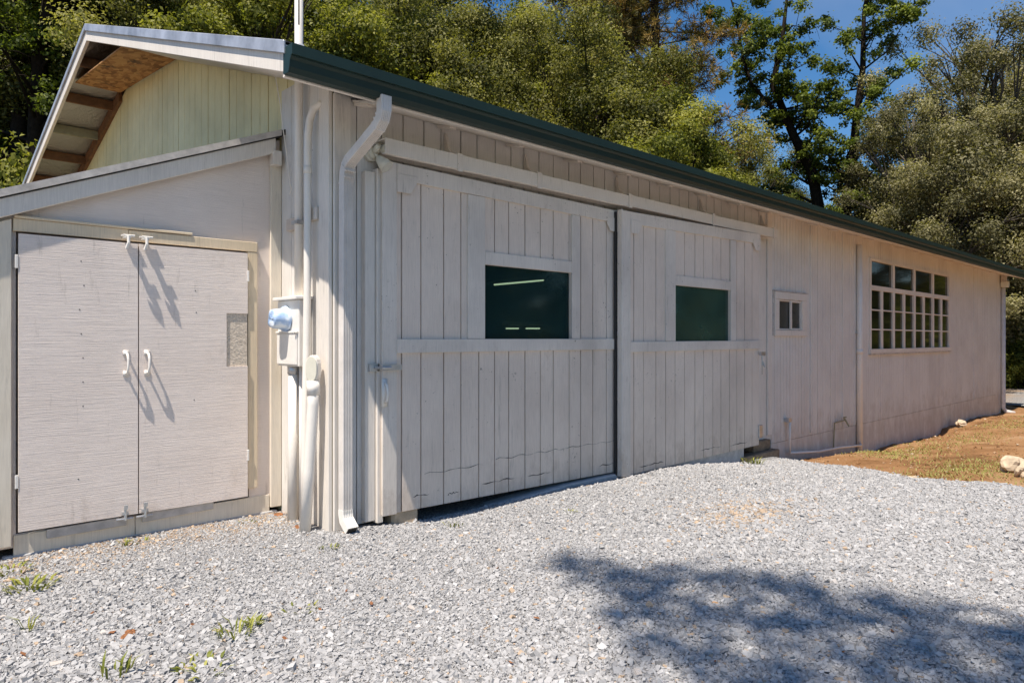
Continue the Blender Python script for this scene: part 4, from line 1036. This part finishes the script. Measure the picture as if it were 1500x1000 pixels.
# the tree behind the photographer whose crown shades the gravel
def shade_tree():
    r = R_(9); o = thing('shade_tree', 'leafy tree overhanging the yard whose crown shades the gravel', 'tree', (-7.5, -4.5, 0))
    H = 15.0; cl = []
    pts = [(3.35, 3.0, .26), (3.3, 2.7, .3), (3.5, 2.45, .34), (3.15, 2.4, .24), (2.85, 2.3, .2), (3.75, 2.15, .34), (3.2, 2.05, .36), (2.75, 1.85, .33), (3.9, 1.75, .38), (3.4, 1.6, .45), (2.85, 1.35, .42), (2.5, 1.2, .35),
           (4.0, 1.3, .42), (3.5, 1.05, .5), (4.05, .85, .42), (4.1, .4, .42), (3.0, .8, .5), (2.45, .6, .5), (3.7, .5, .5), (3.2, .2, .55), (2.5, -.1, .6), (4.0, -.1, .45), (3.3, -.5, .6), (2.2, -.8, .7), (3.0, -1.2, .7), (1.4, -1.2, .8), (2.0, -1.9, .8), (.8, -2.2, .8), (1.2, -.3, .6), (.3, -1.2, .8)]
    for x, y, q in pts:
        x += .12; z = H + r.uniform(-.7, .9); cl.append((x + SUN.x / SUN.z * z, y + SUN.y / SUN.z * z, z, q))
    cl = np.array(cl); mb = MB(); tk = [(-7.5, -4.5, 0), (-7.4, -4.3, 4.5), (-6.8, -3.8, 9.0), (-5.8, -3.0, 12.0), (-4.6, -2.2, 14.6)]; mb.tube(tk, [.42, .36, .28, .2, .1], 10)
    for c in cl:
        e = Vector(c[:3]); s = Vector(tk[3]).lerp(Vector(tk[4]), r.random()); m = s.lerp(e, .55) + Vector((0, 0, .25)); mb.tube([s, m, e], [.05, .03, .01], 5, cap=False)
    mb.build('trunk', M['bark'], o, smooth=True)
    v, f, t = leaves(r, cl, 250, .11, .075, .6, core=.5); npobj('crown', v - np.array(o.location), f, M['leafA'], o, t)
shade_tree()


# ------------------------------------------------------------------ small things on the ground
def blades(r, n, spread, h, w, bend=.5):
    a = r.uniform(0, 6.28, n); q = spread * np.sqrt(r.random(n)); x, y = q * np.cos(a), q * np.sin(a); l_ = h * r.uniform(.5, 1.15, n)
    d = np.stack([np.cos(a + r.normal(0, .6, n)), np.sin(a + r.normal(0, .6, n)), 0 * a], -1); s = np.stack([-d[:, 1], d[:, 0], 0 * a], -1) * w
    b0 = np.stack([x, y, 0 * x], -1); m = b0 + d * (l_ * bend * .35)[:, None] + np.array([0, 0, 1]) * (l_ * .6)[:, None]; e = b0 + d * (l_ * bend)[:, None] + np.array([0, 0, 1]) * (l_ * .85)[:, None]
    v = np.stack([b0 - s * .7, b0 + s * .7, m + s, m - s, e], 1).reshape(-1, 3); k = np.arange(n)[:, None] * 5
    f = np.concatenate([k + np.array([[0, 1, 2, 3]]), k + np.array([[3, 2, 4, 4]])]); return v, f[:, :], np.tile(np.clip(r.normal(.55, .2, n), 0, 1), 2)


def weed(label, px, py, n, spread, h, w, seed, bend=.6, mat='weed', name='weed', group='weeds growing through the gravel'):
    r = R_(seed); p = P(px, py, Z=0.02); p = (p[0], p[1], float(gz(p[0], p[1])) + .03)
    v, f, t = blades(r, n, spread, h * .62, w * .72, bend + .25)
    q = np.concatenate([f[:n]]); tri = f[n:, :3]
    me = bpy.data.meshes.new(name); me.from_pydata(v.tolist(), [], q.tolist() + tri.tolist()); a = me.attributes.new('tint', 'FLOAT', 'FACE'); a.data.foreach_set('value', t.astype(np.float32)); me.materials.append(M[mat])
    o = bpy.data.objects.new(name, me); C.objects.link(o); o.location = p
    return setp(o, label, 'weed', group)


weed('broad leafy weed below the left plywood door', 45, 862, 60, .13, .07, .011, 1, 1.0)
weed('low weed at the left edge above the broad leafy weed', 15, 838, 40, .12, .06, .008, 2, 1.0)
weed('tall thin weed at the lower left edge', 42, 925, 9, .025, .15, .006, 3, .5)
weed('pair of upright blades at the bottom left edge', 165, 995, 8, .05, .17, .007, 4, .25)
weed('seedling standing at the bottom edge right of the upright blades', 187, 985, 4, .02, .14, .011, 5, .3)
weed('spreading weed tuft in the middle of the foreground gravel', 345, 935, 26, .08, .13, .006, 6, .7)
weed('small weed right beside the spreading tuft', 372, 918, 26, .035, .07, .009, 7, .8)
weed('flat weed at the bottom edge below the spreading tuft', 300, 985, 30, .14, .05, .009, 8, 1.3)
weed('pale weed on the gravel in front of the thick pipe', 440, 897, 16, .08, .05, .008, 9, 1.0)
weed('weed against the plywood doors under their meeting edge', 182, 801, 20, .05, .08, .006, 10, .6)
weed('weed beside the foundation right of the meeting edge', 208, 797, 16, .06, .06, .006, 11, .6)
weed('weed near the foot of the lean-to corner', 362, 768, 18, .06, .04, .007, 12, .9)
weed('flat weed in front of the outlet elbow', 480, 806, 16, .07, .05, .007, 13, .9)
weed('small weed in front of the left sliding door', 665, 770, 18, .07, .05, .007, 14, .9)
weed('grass tuft under the right edge of the right sliding door', 1103, 668, 40, .12, .14, .008, 15, .5)
weed('tiny weed on the gravel below the right sliding door', 835, 752, 14, .06, .04, .007, 16, .9)


def lump(label, name, cat, px, py, size, mat, seed, flat=.6, group=None, Zr=.02):
    bm = bmesh.new(); bmesh.ops.create_icosphere(bm, subdivisions=3, radius=1); r = R_(seed); ph = r.uniform(0, 6.28, (5, 3)); wv = r.uniform(1.5, 6, (5, 3))
    for v in bm.verts:
        c = np.array(v.co); k = 1 + sum(.11 * math.sin(float(c @ wv[i]) + ph[i][0]) for i in range(5)) + r.normal() * .03
        v.co = Vector((c[0] * k * size, c[1] * k * size * .7, c[2] * k * size * flat))
    me = bpy.data.meshes.new(name); bm.to_mesh(me); bm.free(); me.materials.append(M[mat]); o = bpy.data.objects.new(name, me); C.objects.link(o)
    p = P(px, py, Z=Zr)
    if p[0] > 6: p = P(px, py, Z=float(gz(p[0], p[1])))
    if p[0] > 6: p = P(px, py, Z=float(gz(p[0], p[1])))
    o.location = (p[0], p[1], float(gz(p[0], p[1])) + size * flat * .4 + .02); o.rotation_euler = (0, 0, r.uniform(0, 6)); return setp(o, label, cat, group)


lump('large tan rock lying at the edge of the dirt on the right', 'rock', 'rock', 1484, 690, .17, 'rock', 1, .75)
lump('small tan rock behind the large tan rock', 'rock', 'rock', 1497, 697, .11, 'rock', 2, .7)
lump('rusty brown clod on the gravel in front of the plywood doors', 'dirt_clod', 'clod', 187, 934, .045, 'clod', 3, .5)
lump('small brown clod below the rusty brown clod', 'dirt_clod', 'clod', 128, 965, .018, 'clod', 4, .6)
lump('dark red pebble beside the spreading weed tuft', 'pebble', 'stone', 366, 905, .018, 'clod', 5, .7)
lump('brown pebble lying in the tree shadow', 'pebble', 'stone', 1047, 887, .022, 'bark_chip', 6, .8)
lump('tan stone on the gravel in front of the left sliding door', 'pebble', 'stone', 852, 729, .03, 'rock', 7, .5)
lump('tan stone on the gravel below the brown soil edge', 'pebble', 'stone', 1336, 703, .05, 'rock', 8, .5)
lump('orange clod at the foot of the lean-to corner', 'dirt_clod', 'clod', 408, 757, .05, 'clod', 9, .5)
lump('orange clod between the two lower pipes', 'dirt_clod', 'clod', 435, 775, .04, 'clod', 10, .5)
lump('flat bark chip below the left plywood door', 'bark_chip', 'wood chip', 92, 818, .05, 'bark_chip', 11, .25)
lump('brown crumb left of the foundation weed', 'bark_chip', 'wood chip', 250, 795, .02, 'clod', 12, .5)
lump('brown bark chip between the doors and the pipes', 'bark_chip', 'wood chip', 290, 795, .025, 'clod', 13, .5)
lump('orange bark chip near the lean-to corner', 'bark_chip', 'wood chip', 345, 787, .03, 'clod', 14, .4)
lump('dark pebble on the gravel in front of the downspout', 'pebble', 'stone', 626, 895, .012, 'clod', 15, .7)
lump('pale rock on the mound by the far wall foot', 'rock', 'rock', 1408, 620, .15, 'rock', 16, .5)

# scraps of dry leaf
r = R_(55); scrap = None
for k in range(34):
    px_, py_ = r.uniform(20, 1480), r.uniform(770, 985)
    if py_ < 770 + (800 - px_) * .06: continue
    p = P(px_, py_, Z=.03)
    if scrap is None:
        bm = bmesh.new(); q = [bm.verts.new(c) for c in ((-.017, 0, .002), (-.006, .009, .006), (.012, .007, .003), (.019, -.001, .008), (.006, -.010, .004), (-.008, -.008, .009))]; bm.faces.new(q[:3] + [q[5]]); bm.faces.new([q[5], q[2], q[3], q[4]])
        me = bpy.data.meshes.new('dry_leaf'); bm.to_mesh(me); bm.free(); me.materials.append(M['clod']); scrap = bpy.data.objects.new('dry_leaf', me); o = scrap
    else: o = scrap.copy()
    C.objects.link(o); o.location = (p[0], p[1], float(gravelz(np.array(p[0]), np.array(p[1]))) + .042); k_ = r.uniform(.5, 1.15); o.scale = (k_, k_, k_); o.rotation_euler = (r.normal() * .3, r.normal() * .3, r.uniform(0, 6.28))
    setp(o, 'small curled brown leaf scrap lying on the gravel', 'leaf', 'brown leaf scraps on the gravel')

# pale and green grass on the bare soil
def grass():
    r = R_(77); n = 9000; cx = np.array([[10.4, 1.9], [11.3, 2.7], [12.0, 3.9], [13.6, 4.0], [15.6, 3.6], [18.7, 3.7], [20.5, 3.3], [10.0, 2.6], [22.5, 3.6], [12.4, 1.9], [10.2, .9]]); k = r.integers(0, len(cx), n)
    x = cx[k, 0] + r.normal(0, .5, n) * (1 + (cx[k, 0] > 14)); y = np.minimum(cx[k, 1] + r.normal(0, .32, n), 4.7); a = r.uniform(0, 6.28, n); h = r.uniform(.006, .035, n) * r.uniform(.5, 1.3, n)
    b0 = np.stack([x, y, dirtz(x, y) + .0], -1); d = np.stack([np.cos(a), np.sin(a), 0 * a], -1); s = np.stack([-np.sin(a), np.cos(a), 0 * a], -1) * .006; e = b0 + d * (h * 1.2)[:, None] + np.array([0, 0, 1]) * h[:, None]
    v = np.stack([b0 - s, b0 + s, e + s * .4, e - s * .4], 1).reshape(-1, 3); o = npobj('grass', v, np.arange(4 * n).reshape(-1, 4), M['grass'], None, np.clip(r.normal(.5, .25, n), 0, 1))
    setp(o, 'sparse short grass on the bare brown soil', None, None, 'stuff')
grass()
n = 2600; x = rs.uniform(9.2, 23, n); y = rs.uniform(.4, 4.6, n); q = np.clip(rs.lognormal(math.log(.012), .5, n), .005, .05)
stones('soil_crumbs', x, y, dirtz(x, y) + q * .2, q, np.clip(rs.normal(.5, .25, n), 0, 1), tintmat('soil_crumb', [(0, (.14, .07, .03)), (.5, (.33, .17, .07)), (1, (.52, .42, .30))]), label='loose crumbs of soil and stone on the bare dirt')
